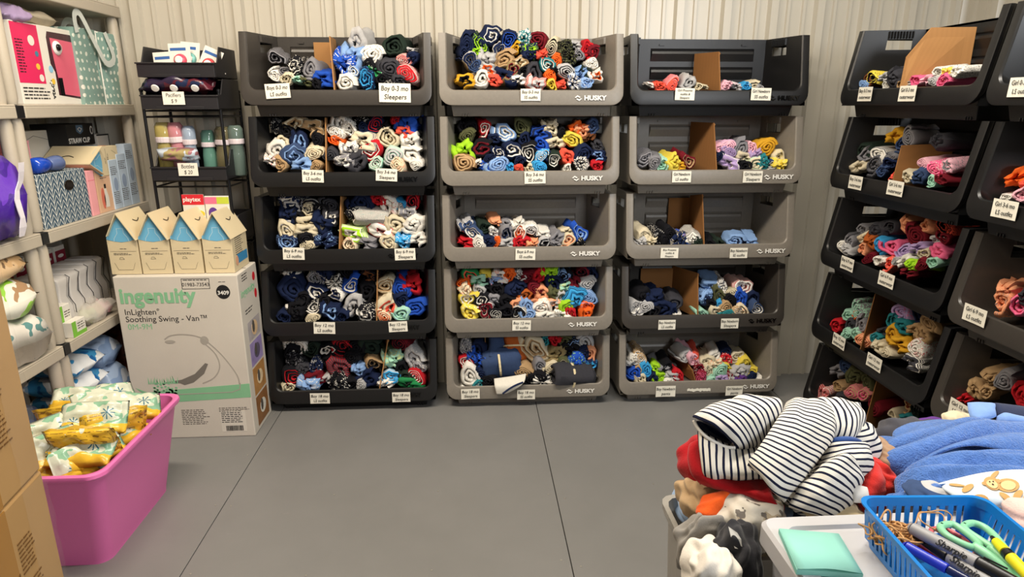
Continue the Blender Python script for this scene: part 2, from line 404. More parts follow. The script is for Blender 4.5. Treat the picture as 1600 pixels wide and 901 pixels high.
for col, r, px, py, w, tilt, lines in (
 ('c1', 0, 434, 142, 38, -3, ('Boys 0-3 mo', 'LS outfits')), ('c1', 0, 617, 145, 49, 1, ('Boy 0-3 mo', 'Sleepers')), ('c1', 1, 489, 275, 33, 2, ('Boy 3-6 mo', 'LS outfits')), ('c1', 1, 604, 273, 33, 3, ('Boy 3-6 mo', 'Sleepers')),
 ('c1', 2, 459, 396, 33, 2, ('Boy 6-9 mo', 'LS outfits')), ('c1', 2, 633, 397, 32, -1, ('Boy 6-9 mo', 'Sleepers')), ('c1', 3, 507, 512, 33, 2, ('Boy 12 mo', 'LS outfits')), ('c1', 3, 622, 510, 29, -2, ('Boy 12 mo', 'Sleepers')),
 ('c1', 4, 500, 622, 30, 1, ('Boy 18 mo', 'LS outfits')), ('c1', 4, 627, 620, 28, 0, ('Boy 18 mo', 'Sleepers')),
 ('c2', 0, 829, 148, 31, 0, ('Boy 0-3 mo', 'SS outfits')), ('c2', 1, 836, 277, 33, -1, ('Boy 3-6 mo', 'SS outfits')), ('c2', 2, 821, 397, 31, 1, ('Boys 6-9 mo', 'SS outfits')), ('c2', 3, 815, 508, 29, 1, ('Boy 12 mo', 'SS outfits')),
 ('c2', 4, 735, 615, 29, -1, ('Boy 18 mo', 'Sleepers')), ('c2', 4, 822, 616, 28, 0, ('Boy 18 mo', 'SS outfits')),
 ('c3', 0, 1070, 147, 31, 1, ('Girl Preemie', 'outfits &', 'Sleepers')), ('c3', 0, 1189, 147, 32, 1, ('Girl Newborn', 'SS outfits')), ('c3', 1, 1065, 276, 30, 0, ('Girl Newborn', 'LS outfits')), ('c3', 1, 1176, 276, 31, 0, ('Girl Newborn', 'Sleepers')),
 ('c3', 2, 1046, 395, 28, 1, ('Boy Preemie', 'outfits &', 'Sleepers')), ('c3', 2, 1154, 395, 28, 0, ('Boy Newborn', 'SS outfits')), ('c3', 3, 1042, 507, 27, 0, ('Boy Newborn', 'LS outfits')), ('c3', 3, 1140, 505, 28, 0, ('Boy Newborn', 'Sleepers')),
 ('c3', 4, 1040, 611, 31, 0, ('Boy Newborn', 'pants')), ('c3', 4, 1147, 610, 27, 0, ('Girl Newborn', 'pants')),
 ('c4', 0, 1352, 147, 20, 0, ('Boy 0-3 mo', 'outerwear')), ('c4', 0, 1418, 146, 24, 0, ('Girl 0-3 mo', 'outerwear')), ('c4', 1, 1337, 285, 20, 0, ('Boy 3-6 mo', 'outerwear')), ('c4', 1, 1399, 294, 24, 0, ('Girl 3-6 mo', 'outerwear')),
 ('c4', 2, 1324, 412, 20, 0, ('Boy 6-9 mo', 'outerwear')), ('c4', 2, 1385, 437, 24, 0, ('Girl 6-9 mo', 'outerwear')), ('c4', 3, 1311, 533, 20, 0, ('Boy 12 mo', 'outerwear')), ('c4', 3, 1366, 566, 24, 0, ('Girl 12 mo', 'outerwear')),
 ('c5', 0, 1597, 136, 30, 0, ('Girl 0-3 mo', 'LS outfits')), ('c5', 1, 1570, 327, 30, 0, ('Girl 3-6 mo', 'LS outfits')), ('c5', 2, 1523, 492, 30, 0, ('Girl 6-9 mo', 'LS outfits')), ('c5', 3, 1500, 641, 30, 0, ('Girl 12 mo', 'LS outfits'))):
    note((col, r), px, py, w, lines, tilt)
# torn label residue on the lowest grey bin
p, s = local(('c3', 4), 1092, 609, -.002); random.seed(8); b = MB()
top = [(i/14, random.uniform(.5, 1)*.5) for i in range(15)]; bot = [(i/14, -random.uniform(.3, 1)*.5) for i in range(15)]
b.loft([[Vector(((u-.5)*.12, -.0008, v*.022)) for u, v in top], [Vector(((u-.5)*.12, -.0008, v*.022)) for u, v in bot]], closed=False)
o = b.build('torn_sticker', PAPER, BINS[('c3', 4)][0], solid=.0004); o.location = (p.x, -.001, p.z)

# ------------------------------------------------------------------ cardboard dividers
def cardm(name, hx):
    s = N(name); c = lin(hx); v = s.coord('Object', (1, 1, 1)); w_ = s.n('ShaderNodeTexWave'); w_.inputs['Scale'].default_value = 60; w_.inputs['Distortion'].default_value = .4
    s.l(v, w_.inputs[0]); f = s.math('MULTIPLY_ADD', w_.outputs[1], .18, s.math('MULTIPLY', s.noise(5, 4, v), .8))
    s.setc(s.mix(f, tuple(x*.86 for x in c[:3])+(1,), tuple(min(1, x*1.1) for x in c[:3])+(1,))); s.set(Roughness=.85); s.b.inputs['Specular IOR Level'].default_value = .2
    s.bump(w_.outputs[1], .08, .001); return s.m
CARD = cardm('corrugated_cardboard', 'a87c4e'); CARD2 = cardm('brown_cardboard', '8c6138')
def divider(key, fb, ft, xb, zcut=None, flap=0, desc='', yf=.035, yb=.268, mat=None):
    """fb, ft: photo points of the front edge bottom and top; xb: photo point of the rear edge top"""
    a, s = local(key, *fb, yf); c, s = local(key, *ft, yf+.01); d, s = local(key, *xb, yb)
    zt = min(c.z, BH-.004 if key[1] else .5); zd = min(d.z, BH-.004 if key[1] else .5)
    pts = [(a.x, yf, .085), (c.x, yf+.05*(zt-.1)/.25, zt)]
    if zcut: e, s = local(key, *zcut, (yf+yb)*.5); pts.append((e.x, (yf+yb)*.42, min(e.z, BH-.004 if key[1] else .5)))
    pts += [(d.x, yb, zd), (d.x, yb, .085)]
    n = Vector((1, 0, 0)); th = .005; b = MB()
    A = [Vector(p)-n*th/2 for p in pts]; B = [Vector(p)+n*th/2 for p in pts]
    b.loft([A, B], True, True, True)
    if flap: b.box(min(d.x, d.x+flap), max(d.x, d.x+flap), yb-.004, yb+.001, .1, zd-.012)
    # little torn corner tab
    b.quad([(c.x, pts[1][1], zt-.02), (c.x+.006, pts[1][1]-.004, zt-.008), (c.x, pts[1][1], zt)])
    o = b.build('cardboard_divider', mat or CARD, None, bevel=.0006, seg=1)
    t, Mx = BINS[key]; o.matrix_world = Mx
    tag(o, 'cut cardboard divider in the %s bin of the %s' % (ROWN[key[1]], COLN[key[0]]), 'divider', 'cardboard dividers in the bins')
divider(('c1', 0), (522, 133), (512, 55), (524, 62), flap=-.10)
divider(('c1', 1), (509, 264), (505, 181), (515, 182), mat=CARD)
divider(('c1', 2), (529, 386), (530, 308), (548, 308), mat=CARD)
divider(('c1', 3), (588, 500), (588, 424), (592, 424))
divider(('c1', 4), (592, 610), (605, 533), (601, 533))
divider(('c2', 4), (762, 560), (758, 529), (760, 529), yf=.12)
divider(('c3', 0), (1127, 136), (1127, 80), (1086, 84), mat=CARD2)
divider(('c3', 1), (1121, 265), (1120, 192), (1080, 190), mat=CARD2)
divider(('c3', 2), (1101, 384), (1102, 305), (1079, 305), flap=-.11, mat=CARD2)
divider(('c3', 3), (1091, 495), (1094, 429), (1052, 415), flap=-.17, mat=CARD2)
divider(('c3', 4), (1088, 603), (1082, 578), (1053, 538), flap=-.02, mat=CARD2)
divider(('c4', 0), (1406, 132), (1410, 89), (1526, 42), zcut=(1465, 43))
divider(('c4', 1), (1395, 271), (1401, 227), (1490, 224), mat=CARD2)
divider(('c4', 2), (1374, 372), (1376, 366), (1400, 365), yf=.12)
divider(('c4', 3), (1346, 528), (1354, 459), (1402, 457), mat=CARD2)
divider(('c4', 4), (1352, 640), (1358, 582), (1418, 596), mat=CARD2)
# ------------------------------------------------------------------ rolled baby clothes
def roll_mesh(seed, turns, ex, ez, rough, tele, dent=0):
    rnd = random.Random(seed); n = int(turns*20); r0 = .10
    ph = [rnd.uniform(0, 6.28) for _ in range(6)]; off = Vector((seed*3.1, seed*1.7, 0))
    zr = [0, .03, .1, .3, .5, .7, .9, .97, 1]
    pitch = (1-r0)/turns; t2 = pitch*.46; v = []; uv = []
    arc = 0; last = None
    for i in range(n+1):
        a = i/n; th = a*turns*2*pi+ph[0]; rr = r0+(1-r0)*a
        rr *= 1+.09*sin(2*th+ph[1])+.06*sin(3*th+ph[2])+rough*.22*noise.noise(Vector((cos(th)*1.3, sin(th)*1.3, i*.02))+off)
        cx = .09*sin(ph[3])*(1-a); cy = .09*cos(ph[3])*(1-a)
        if last is not None: arc += rr*2*pi*turns/n
        last = 1
        for j, z in enumerate(zr):
            e = min(z, 1-z); bul = .86+.14*min(1, e/.1)
            wv = 1+rough*(.19*noise.noise(Vector((cos(th)*2, sin(th)*2, z*3.2))+off)+.09*noise.noise(Vector((cos(th)*5, sin(th)*5, z*7))+off))
            for q, dr in ((0, t2), (1, 0), (2, -t2)):
                k = (rr+dr*(1 if e > .01 else .55))*wv*bul if q == 0 else (rr+dr*(1 if e > .01 else .55))*wv*bul
                zz = z+(tele*(1-a)*(.18)+rough*.05*noise.noise(Vector((cos(th)*1.5, sin(th)*1.5, 4))+off))*(1 if z < .5 else -1)*(1 if e < .2 else .4)
                x, y = (cx+cos(th)*k)*ex, (cy+sin(th)*k)*ez
                if dent: x *= 1-dent*max(0, sin(z*pi))*.5
                v.append((x, y, zz)); uv.append((arc, z*2.6))
    nz = len(zr); f = []; mi = []
    idx = lambda i, j, q: (i*nz+j)*3+q
    for i in range(n):
        for j in range(nz-1):
            f.append((idx(i, j, 0), idx(i+1, j, 0), idx(i+1, j+1, 0), idx(i, j+1, 0))); mi.append(0)
            f.append((idx(i, j, 2), idx(i, j+1, 2), idx(i+1, j+1, 2), idx(i+1, j, 2))); mi.append(1)
        for j, fl in ((0, 0), (nz-1, 1)):
            for q in (0, 1):
                qd = (idx(i, j, q), idx(i, j, q+1), idx(i+1, j, q+1), idx(i+1, j, q)); f.append(qd if not fl else qd[::-1]); mi.append(q)
    for i in (0, n):
        for j in range(nz-1):
            for q in (0, 1): f.append((idx(i, j, q), idx(i, j+1, q), idx(i, j+1, q+1), idx(i, j, q+1))); mi.append(0)
    # core plug so one does not see straight through
    c = len(v); v += [(0, 0, .25), (0, 0, .8)]; uv += [(0, 0), (0, 0)]
    f2 = 20
    for i in range(f2):
        f.append((idx(i, 3, 2), idx(i+1, 3, 2), c)); mi.append(1)
    me = bpy.data.meshes.new('roll'); me.from_pydata(v, [], f)
    ul = me.uv_layers.new(name='UVMap')
    for lp in me.loops: ul.data[lp.index].uv = uv[lp.vertex_index]
    for p, k in zip(me.polygons, mi): p.material_index = k; p.use_smooth = True
    me.set_sharp_from_angle(angle=R(50))
    d = bpy.data.materials.get('fabric_default') or bpy.data.materials.new('fabric_default')
    me.materials.append(d); me.materials.append(d); return me
RM = [roll_mesh(i, t, ex, ez, ro, te) for i, (t, ex, ez, ro, te) in enumerate((
    (2.4, 1.05, .95, 1, .3), (3.1, 1, 1, .8, -.3), (1.9, 1.12, .88, 1.3, .5), (2.7, .95, 1.08, 1, .2), (3.4, 1.1, .9, .9, -.2), (2.2, .9, 1.1, 1.3, .6),
    (1.7, 1.15, .85, 1.7, .2), (2.9, 1, .95, 1.2, .8), (2.0, 1, 1, 1.8, -.5), (2.5, 1.2, .82, 1.2, .3)))]
FM = [roll_mesh(20+i, t, ex, ez, ro, te) for i, (t, ex, ez, ro, te) in enumerate(((1.35, 1.25, .75, 2.4, .3), (1.5, 1.1, .85, 2.6, -.3), (1.25, 1.3, .7, 2.2, .6)))]
ROLLS = []; rr_ = random.Random(77)
BAND = pm('elastic_tan', 'd8c8a0', .6)
def rolls(key, x0, y0, sc, data, ln=.19):
    t, Mx = BINS[key]
    for e in data.split(';'):
        q = e.split()
        if not q: continue
        u, v, r, code = float(q[0]), float(q[1]), float(q[2]), q[3]
        fl = ''.join(q[4:]); px, py = x0+u/sc, y0+v/sc
        side = key[0] in ('c4', 'c5')
        p, s = local(key, px, py, .045, .30, .10)
        rad = r/sc*s/FPX*1.04
        if side: rad *= 1.0
        inner = None
        for z_ in q[4:]:
            if z_.startswith('i'): inner = z_[1:]
        folded = 'F' in fl or rr_.random() < .16
        me = rr_.choice(FM) if folded else rr_.choice(RM)
        o = bpy.data.objects.new('rolled_clothes', me)
        COL.objects.link(o)
        L = ln*rr_.uniform(.8, 1.05)
        ax = Vector((rr_.uniform(-.22, .22), 1, rr_.uniform(-.12, .16))).normalized()
        if 'U' in fl: ax = Vector((rr_.uniform(-.2, .2), .45, .9)).normalized()
        if 'L' in fl: ax = Vector((1, rr_.uniform(-.1, .3), rr_.uniform(-.15, .15))).normalized()
        if side: ax = Vector((rr_.uniform(-.55, -.1), 1, rr_.uniform(-.1, .1))).normalized()
        p.z = max(p.z, .07+rad*.8)
        if 'L' in fl: L = rad*3.2 if 'L' in fl else L; pos = p-ax*L/2+Vector((0, .03, 0))
        elif 'U' in fl: pos = p-ax*L*.5; pos.y += rad
        else:
            pos = p.copy(); end = pos.y+ax.y*L
            if end > .275: L = max(.06, (.275-pos.y)/ax.y)
        if side: pos.y += .01
        # keep within the side walls
        hwid = BW/2-.045-.2*max(0, pos.y)-rad; pos.x = max(-hwid-.01, min(hwid+.01, pos.x))
        rot = Vector((0, 0, 1)).rotation_difference(ax).to_matrix() @ Matrix.Rotation(rr_.uniform(0, 6.28) if not folded else rr_.uniform(-.4, .4), 3, 'Z')
        M4 = rot.to_4x4(); M4.translation = pos
        o.matrix_world = Mx @ M4 @ Matrix.Diagonal((rad, rad, L, 1))
        for k, cd in ((0, code), (1, inner or (code if len(code.split('.')) == 1 or rr_.random() < .7 else code.split('.')[2]))):
            o.material_slots[k].link = 'OBJECT'; o.material_slots[k].material = fab(cd)
        ROLLS.append((key, fabname(code), px, py, o, rad))
        if 'B' in fl:
            b = MB(); pts = [(cos(a/20*2*pi)*1.1, sin(a/20*2*pi)*1.1, .45) for a in range(21)]; b.tube(pts, .03, 6)
            bo = b.build('elastic_band', BAND, o)
# left stack
rolls(('c1', 0), 360, 20, 4.848, '340 345 60 s.gy.bk;330 470 50 d.wh.nv;420 500 52 d.cr.bk;490 500 40 d.mt.wh;480 405 62 d.bk.wh;595 430 78 gy;560 520 45 ol;690 495 72 bl F;400 440 45 gy;640 540 40 bk;945 225 82 lg;930 320 88 lb;860 380 88 d.bl.wh;930 440 48 d.lb.wh;1075 320 84 d.wh.gy;870 530 70 wh;1020 500 78 d.nv.sb;1090 440 62 d.gn.wh;1150 505 50 bk;1210 420 88 dg;1230 250 88 dk;1330 460 74 s.rd.wh;1310 360 50 s.rd.wh;1370 340 52 nv;1190 545 40 d.bk.wh;1355 285 34 lg;1040 410 60 bk;1280 520 50 dg')
rolls(('c1', 1), 380, 160, 5.161, '250 190 50 d.bk.wh;340 230 66 bk;400 170 78 s.cr.tn F;545 195 80 s.tn.cr F;310 310 54 cr;460 310 84 nv ilb;235 405 94 wh;410 425 92 dn ilb;570 415 70 d.cr.tn;285 500 62 tn;460 510 78 lb F;580 510 48 tn;180 460 52 d.wh.rd;600 300 60 bk;770 180 82 d.wh.gy;740 240 66 d.wh.bk;850 225 72 d.wh.nv;930 160 60 d.bk.wh;970 215 52 nv;1075 180 78 nv ird;1310 180 94 bl;1290 235 66 co F;1230 140 38 rd;740 300 52 or;950 300 98 s.cr.gy F;1170 290 90 cr;1350 310 74 wh F;1030 385 88 rd iwh;860 380 74 d.wh.gy F;790 480 78 d.gy.wh;930 485 84 dg;1200 430 80 s.lg.mt;1350 430 84 wh;1070 490 60 d.mt.wh;1235 505 62 d.cr.or;1390 510 52 wh;700 420 60 dg;1130 200 50 bk')
rolls(('c1', 2), 380, 285, 5.161, '350 160 78 d.nv.wh;380 195 72 s.lg.nv;360 265 70 nv;530 190 78 s.bk.wh;520 220 52 d.cr.bk;510 330 92 cr F;340 400 84 cr;340 340 48 lg F;490 400 78 cr F;640 330 84 nv F;700 180 74 dg;715 280 64 dg iwh;350 490 78 d.nv.lb;500 470 64 bk;510 510 52 cr;640 480 78 d.nv.lb;450 290 60 bk;620 230 70 bk;950 170 88 nv;1090 140 58 rd;1160 190 84 d.wh.rd;1255 175 52 sb;1360 160 68 d.rd.bk;900 270 64 d.bk.wh;1020 270 84 s.wh.bk L;1330 250 68 s.gy.wh F;1230 340 88 cr;860 420 94 s.li.wh;1100 400 108 s.wh.rd;1390 340 86 wh;985 490 60 gy F;860 510 58 d.cr.rd;1170 490 74 cr;1290 480 62 d.sb.wh;1400 460 66 wh F;900 220 60 nv')
rolls(('c1', 3), 400, 405, 3.755, '210 180 90 nv;205 95 45 wh F;350 120 52 p.nv.wh;350 205 60 nv iwh;465 140 46 c.wh.bk;465 205 42 d.wh.nv;560 160 52 bl iwh;335 285 48 d.bk.wh;440 305 60 nv ilb;560 280 68 lg;640 320 58 d.bk.wh;655 95 48 d.bk.br;650 190 62 bk;235 310 58 bk;200 290 34 wh F;160 345 42 nv;330 350 36 cr;400 255 40 bk;400 90 45 nv;540 80 42 bk;270 240 50 bk;500 345 40 nv;760 160 60 d.cr.tn;850 180 58 bl;920 150 60 rd;930 290 64 bl;780 290 74 cr ico;850 325 52 d.mt.lb;750 335 44 d.cr.or;860 250 50 nv')
rolls(('c1', 4), 400, 405, 3.755, '210 520 68 d.wh.bk;320 530 52 dk;415 540 54 bk iwh;510 525 66 p.rd.bk;590 510 50 bk;670 520 64 dk;215 605 52 d.bk.gy;345 630 52 d.nv.wh;490 650 74 p.dg.rd;600 650 42 lb;690 620 50 tn ibk;210 700 72 bk ird;330 705 54 mr;405 715 42 lg F;490 740 62 d.bk.wh;655 710 62 nv;560 740 44 bk;160 760 42 cr;310 760 66 d.lb.wh F;615 740 34 lg;150 560 50 bk;560 580 46 bk;430 610 44 bk;270 650 40 dg;815 590 58 d.mt.ye;840 495 54 d.mr.bk;920 590 64 d.lg.wh;790 690 54 s.sb.wh;880 700 52 dk;935 690 50 rd iwh;760 740 42 d.wh.nv;890 745 62 gn F;950 640 42 d.gy.wh;850 650 42 bk')
# middle stack
rolls(('c2', 0), 680, 20, 5.333, '265 260 78 nv;385 260 70 d.nv.li;470 190 84 nv iwh;610 230 76 nv ibl;735 210 64 c.wh.tl;850 220 74 mr;345 320 38 li F;290 400 74 s.nv.wh;330 440 52 dn;430 390 74 lg F;430 465 66 lg ior;240 560 72 mu ibk;390 550 74 wh;490 575 58 co;570 520 84 nv F;570 390 88 tn;640 470 74 kh imr;700 410 62 tn icr;670 300 48 mu;800 310 68 d.nv.li;790 350 54 nv;970 290 66 cr ibk;900 350 48 co;935 430 70 tl iwh;1010 400 54 or;820 500 78 dg;690 560 64 s.wh.nv F;850 600 78 s.lg.co F;960 520 54 or;970 600 48 ye;1060 600 38 co;1100 500 78 lg ibk;1110 370 84 c.ol.bk;1080 290 64 c.ol.bk;1160 270 54 lg F;1200 350 48 gy;1150 590 64 c.dn.wh;1210 490 54 lb F;1270 300 70 rd;1330 330 58 mr;1310 415 54 d.wh.bk;1270 490 48 dk;1350 520 58 wh ior;1270 580 56 d.lb.wh;540 300 60 s.nv.wh;240 340 50 nv;740 490 50 bk;1000 480 45 bk')
rolls(('c2', 1), 680, 165, 5.333, '230 170 44 bk;300 180 50 bk;270 260 66 ol;410 190 64 rd iwh;580 220 90 lb iwh;710 185 74 ol;970 180 64 d.cr.nv F;1170 180 60 or F;1230 200 62 pe F;1310 170 60 dn;870 230 76 s.nv.bl;880 320 64 bl;240 370 94 li F;400 360 90 bk imr;530 390 60 nv iwh;650 370 80 nv iwh;780 400 80 bk iwh;1000 310 72 cr F;1140 290 74 ye;1280 270 54 br;1240 410 80 nv;1350 410 60 nv ilb;1110 440 68 co;990 460 64 dk iwh;890 420 58 d.sb.wh;235 480 90 s.tn.br;360 480 42 wh F;410 500 44 bl;520 490 88 d.lb.gy;630 520 40 sb;705 515 38 co;870 515 58 d.sb.nv;790 530 48 cr;1210 490 66 c.dg.wh;1100 525 38 wh;1350 510 50 rd;930 400 52 nv;740 280 54 nv;500 280 50 nv;1060 240 46 bk;1350 330 50 dg;450 440 46 nv;700 470 48 nv')
rolls(('c2', 2), 680, 285, 5.333, '270 360 62 s.dn.wh;310 430 74 dn iwh;245 500 58 rd F;360 510 60 wh;420 380 60 dk;440 490 58 nv;510 340 44 pe F;490 425 46 c.gy.wh;510 495 40 or;590 350 56 gy;590 430 62 gy inv;700 345 58 wh F;700 420 64 wh ior;695 505 50 rd;600 510 62 lg F;755 500 44 rd;800 400 54 d.wh.gy;820 510 50 pe F;900 440 54 wh F;915 505 58 lg ibk;1010 470 64 gy;1100 410 56 cr;1110 480 66 cr ipe;1220 425 76 bl ilb;1215 520 44 d.bk.cr;860 470 40 bk;1010 520 44 gy', .17)
rolls(('c2', 3), 690, 405, 3.836, '170 110 52 gn ico;215 130 48 mt;260 110 38 ye;340 100 48 d.wh.or;330 140 42 d.lb.or;400 90 42 or;460 100 44 c.gy.wh;520 115 46 mr;580 105 48 rd;650 85 52 d.li.bk;730 100 40 d.lb.nv;840 80 42 d.mr.bk;815 150 50 mr;880 150 48 lg;890 80 38 nv;130 150 38 or;150 190 42 d.cr.or;155 245 52 ye iwh;235 250 50 bk iwh;225 190 38 lg;330 190 48 bk;450 180 54 nv;320 255 44 d.gy.bk;400 260 58 bk;165 330 54 d.ye.wh;260 310 58 s.mr.wh;330 330 42 bk iwh;460 280 46 pe;520 290 52 lb;450 330 54 s.bk.wh;520 335 44 lb;615 215 66 pe;600 300 54 d.wh.pe;670 270 48 d.pe.lg;620 345 48 wh F;720 345 50 d.wh.bk F;560 180 44 mr;670 150 58 nv;750 170 46 d.mt.ye;800 240 66 s.sb.nv;880 230 48 lb;880 290 44 d.or.sb;760 300 52 li;870 335 44 or;500 220 44 rs;730 240 44 lg;690 210 44 ol;390 320 44 bk;760 110 40 bk;280 150 44 bk;780 330 38 rd')
rolls(('c2', 4), 690, 405, 3.836, '140 530 50 d.gy.wh;200 540 64 nv;210 610 68 c.nv.bl;130 625 54 rd iwh;160 710 74 wh;220 760 34 tl;330 530 58 dn U;360 630 72 dn LB;440 540 72 rs UB;560 540 88 cr itn;680 570 60 kh;620 490 38 tl;680 485 38 rd;740 490 46 ol;760 550 64 bk;800 510 38 d.bk.lb;880 500 62 lg;885 575 48 pe;900 640 44 d.nv.sb;815 630 60 d.bl.li;735 640 50 ol icr;655 650 44 cr;590 650 48 gy;490 680 54 tn;560 720 64 bk;600 745 60 c.wh.bk F;780 720 80 dg LB;890 710 50 s.bk.cr;270 670 38 cr;270 730 54 bk;850 570 44 nv;240 690 44 nv;820 700 46 bk')
# right stack on the back wall
rolls(('c3', 0), 970, 20, 5.161, '240 580 30 d.wh.lp;320 588 45 co;420 583 55 s.co.lp;550 570 60 lg;630 595 35 cr;690 598 24 cr;850 590 45 lp;940 592 45 d.lg.lp;1020 590 42 sb;1080 588 45 cr;1130 600 30 lg', .16)
rolls(('c3', 1), 960, 165, 5.161, '250 430 64 s.gy.dg;320 460 58 gy;395 480 58 d.mt.gy;490 460 66 ye;520 485 42 mu;610 450 62 mr itn;860 350 46 d.lp.pk;920 330 60 s.lp.lv;930 370 54 lv;1030 350 72 gy;1110 340 50 d.lp.gy;920 460 84 s.lv.wh;1060 420 64 cr F;1150 470 72 s.cr.mt;1150 390 50 lv F;1210 460 54 tl;1270 480 50 dn iwh;1230 340 80 mu;1350 420 60 d.cr.ye;1385 480 56 d.ye.cr;1060 490 54 bk;850 410 40 nv', .17)
rolls(('c3', 2), 960, 285, 5.333, '250 450 62 cr;235 495 46 lg;310 490 52 cr;370 470 70 d.bk.wh;470 430 60 bk;530 490 78 d.nv.cr;600 470 54 d.bl.mu;650 470 58 s.wh.bk;700 500 50 dk;800 520 54 bk;880 510 54 dk;1010 490 66 lb;1060 510 48 nv;1140 505 48 lb F;430 500 50 bk', .16)
rolls(('c3', 3), 950, 400, 3.753, '150 300 38 lg;200 240 50 bk;220 300 44 lg;170 340 32 c.gy.wh;280 250 54 nv;320 310 62 nv;390 280 50 dg;390 340 38 nv;405 355 22 wh;270 330 44 bk;600 180 50 lb F;670 195 44 c.wh.gy;590 245 44 d.lb.nv;560 260 38 nv;660 240 50 ol;720 215 38 s.cr.ol;800 185 58 s.wh.rd;770 260 58 d.bl.nv;850 260 50 nv;880 310 44 dn iwh;690 300 44 tn;660 300 32 sb;640 335 42 cr;550 345 38 mt;700 345 40 tl;780 325 48 d.cr.pe;750 335 38 d.tn.wh;720 270 46 bk;610 290 40 bk', .17)
rolls(('c3', 4), 950, 400, 3.753, '140 640 34 lg;150 600 28 wh;190 600 44 d.tn.wh;150 690 44 bl;230 670 44 sb;200 730 40 cr;280 660 30 li;300 710 38 li;330 670 38 gy;370 710 40 lg;350 650 34 bk;420 710 40 rd;260 730 38 nv;360 745 28 wh;170 670 28 tn;460 590 38 lg;510 610 42 lp;500 590 32 co;580 620 42 cr;630 590 40 wh;690 570 38 nv;690 610 40 d.rd.wh;760 590 42 cr;590 680 38 cr;540 670 40 d.mr.wh;550 720 40 d.mr.pk;655 680 52 mt;700 660 38 ye;770 680 58 lg;800 640 46 ye;840 680 36 ye;660 735 40 lv;740 730 48 d.mr.wh;770 740 34 pu;840 720 40 nv;880 742 28 wh F;600 735 28 mt;640 630 38 d.cr.or', .17)
# far stack on the right wall
rolls(('c4', 0), 1240, 0, 4.444, '395 590 38 lb;460 565 42 br;520 545 52 d.ye.bk;600 540 42 lg;680 545 62 dg;620 590 34 wh;720 590 28 tn;820 560 44 pk;890 560 42 lp;770 580 26 lg;950 560 42 lg;1010 560 48 pk;970 500 40 d.wh.bk;1030 510 42 d.ye.gy;1090 495 48 d.wh.bk')
rolls(('c4', 1), 1240, 160, 4.444, '670 235 62 mu;780 240 64 gy;720 290 54 dn;990 260 64 dg;480 370 54 gy;560 370 64 s.wh.nv;390 440 60 cr;530 440 68 p.dg.gy;640 430 54 nv;660 370 40 gy;430 340 60 dk;680 520 44 co;760 520 44 cr;850 510 60 dn;880 430 50 lp;970 470 64 d.pk.wh;1040 430 50 d.lp.gy;1000 530 48 mr;930 550 42 mt;590 480 44 dn')
rolls(('c4', 2), 1240, 300, 4.444, '450 260 44 gy;560 260 64 dg;640 240 54 dg;780 230 64 pe;880 230 64 pe;1020 240 64 d.co.bk;830 300 80 mr;950 330 50 lg;1020 320 46 mr;280 370 50 d.wh.gy;370 350 44 gy;350 400 42 lg;470 320 60 d.cr.tn;520 340 54 rs;450 390 44 pe;570 375 52 sb;650 380 68 pk;740 410 58 lv;830 390 56 lv;970 400 62 pk;880 430 44 cr;640 500 50 d.co.wh;500 460 44 mr;560 480 42 d.wh.bk;740 490 54 wh;800 510 46 li;870 500 50 mr;940 490 46 mt;760 560 50 mr;700 480 40 lg')
rolls(('c4', 3), 1240, 440, 4.094, '400 190 62 c.gy.mt;330 220 44 mt;380 215 30 or;250 285 44 rd;340 280 44 dg;410 280 48 gy;320 330 42 mt;370 340 40 mt;430 380 54 pe;660 200 72 d.lv.pk;780 210 54 nv;620 260 54 tl;680 300 58 tl;540 320 44 dg;600 340 62 mu;650 400 64 mu;520 410 50 cr;570 450 44 cr;740 310 54 tn;840 270 62 tn;800 330 54 tn;760 430 62 d.wh.rd;720 510 60 s.dg.wh;500 360 40 tl')
rolls(('c4', 4), 1220, 460, 4.507, '240 670 50 p.rd.wh;370 540 54 gy;440 520 54 dn;450 440 48 d.dg.wh;500 580 66 ol;580 620 58 ol;380 650 44 tn;480 690 60 s.tn.pk;560 710 50 s.tn.pk;400 730 44 dg;640 800 60 mr;830 680 54 mr;870 780 50 s.tn.rd;760 850 44 cr;850 880 60 tl;930 820 44 dk')
# near stack on the right wall
rolls(('c5', 1), 1240, 160, 4.444, '1510 530 74 or F;1560 640 60 d.lp.br;1450 660 34 wh;1600 560 60 co')
rolls(('c5', 2), 1240, 300, 4.444, '1410 760 75 d.pe.gy;1540 790 80 d.pk.gy;1460 680 60 pe;1590 720 60 dg')
rolls(('c5', 3), 1240, 440, 4.094, '1130 700 62 tn;1250 620 58 tn;1210 710 48 tn;1330 640 70 gy;1430 740 70 rd;1060 755 40 rd')
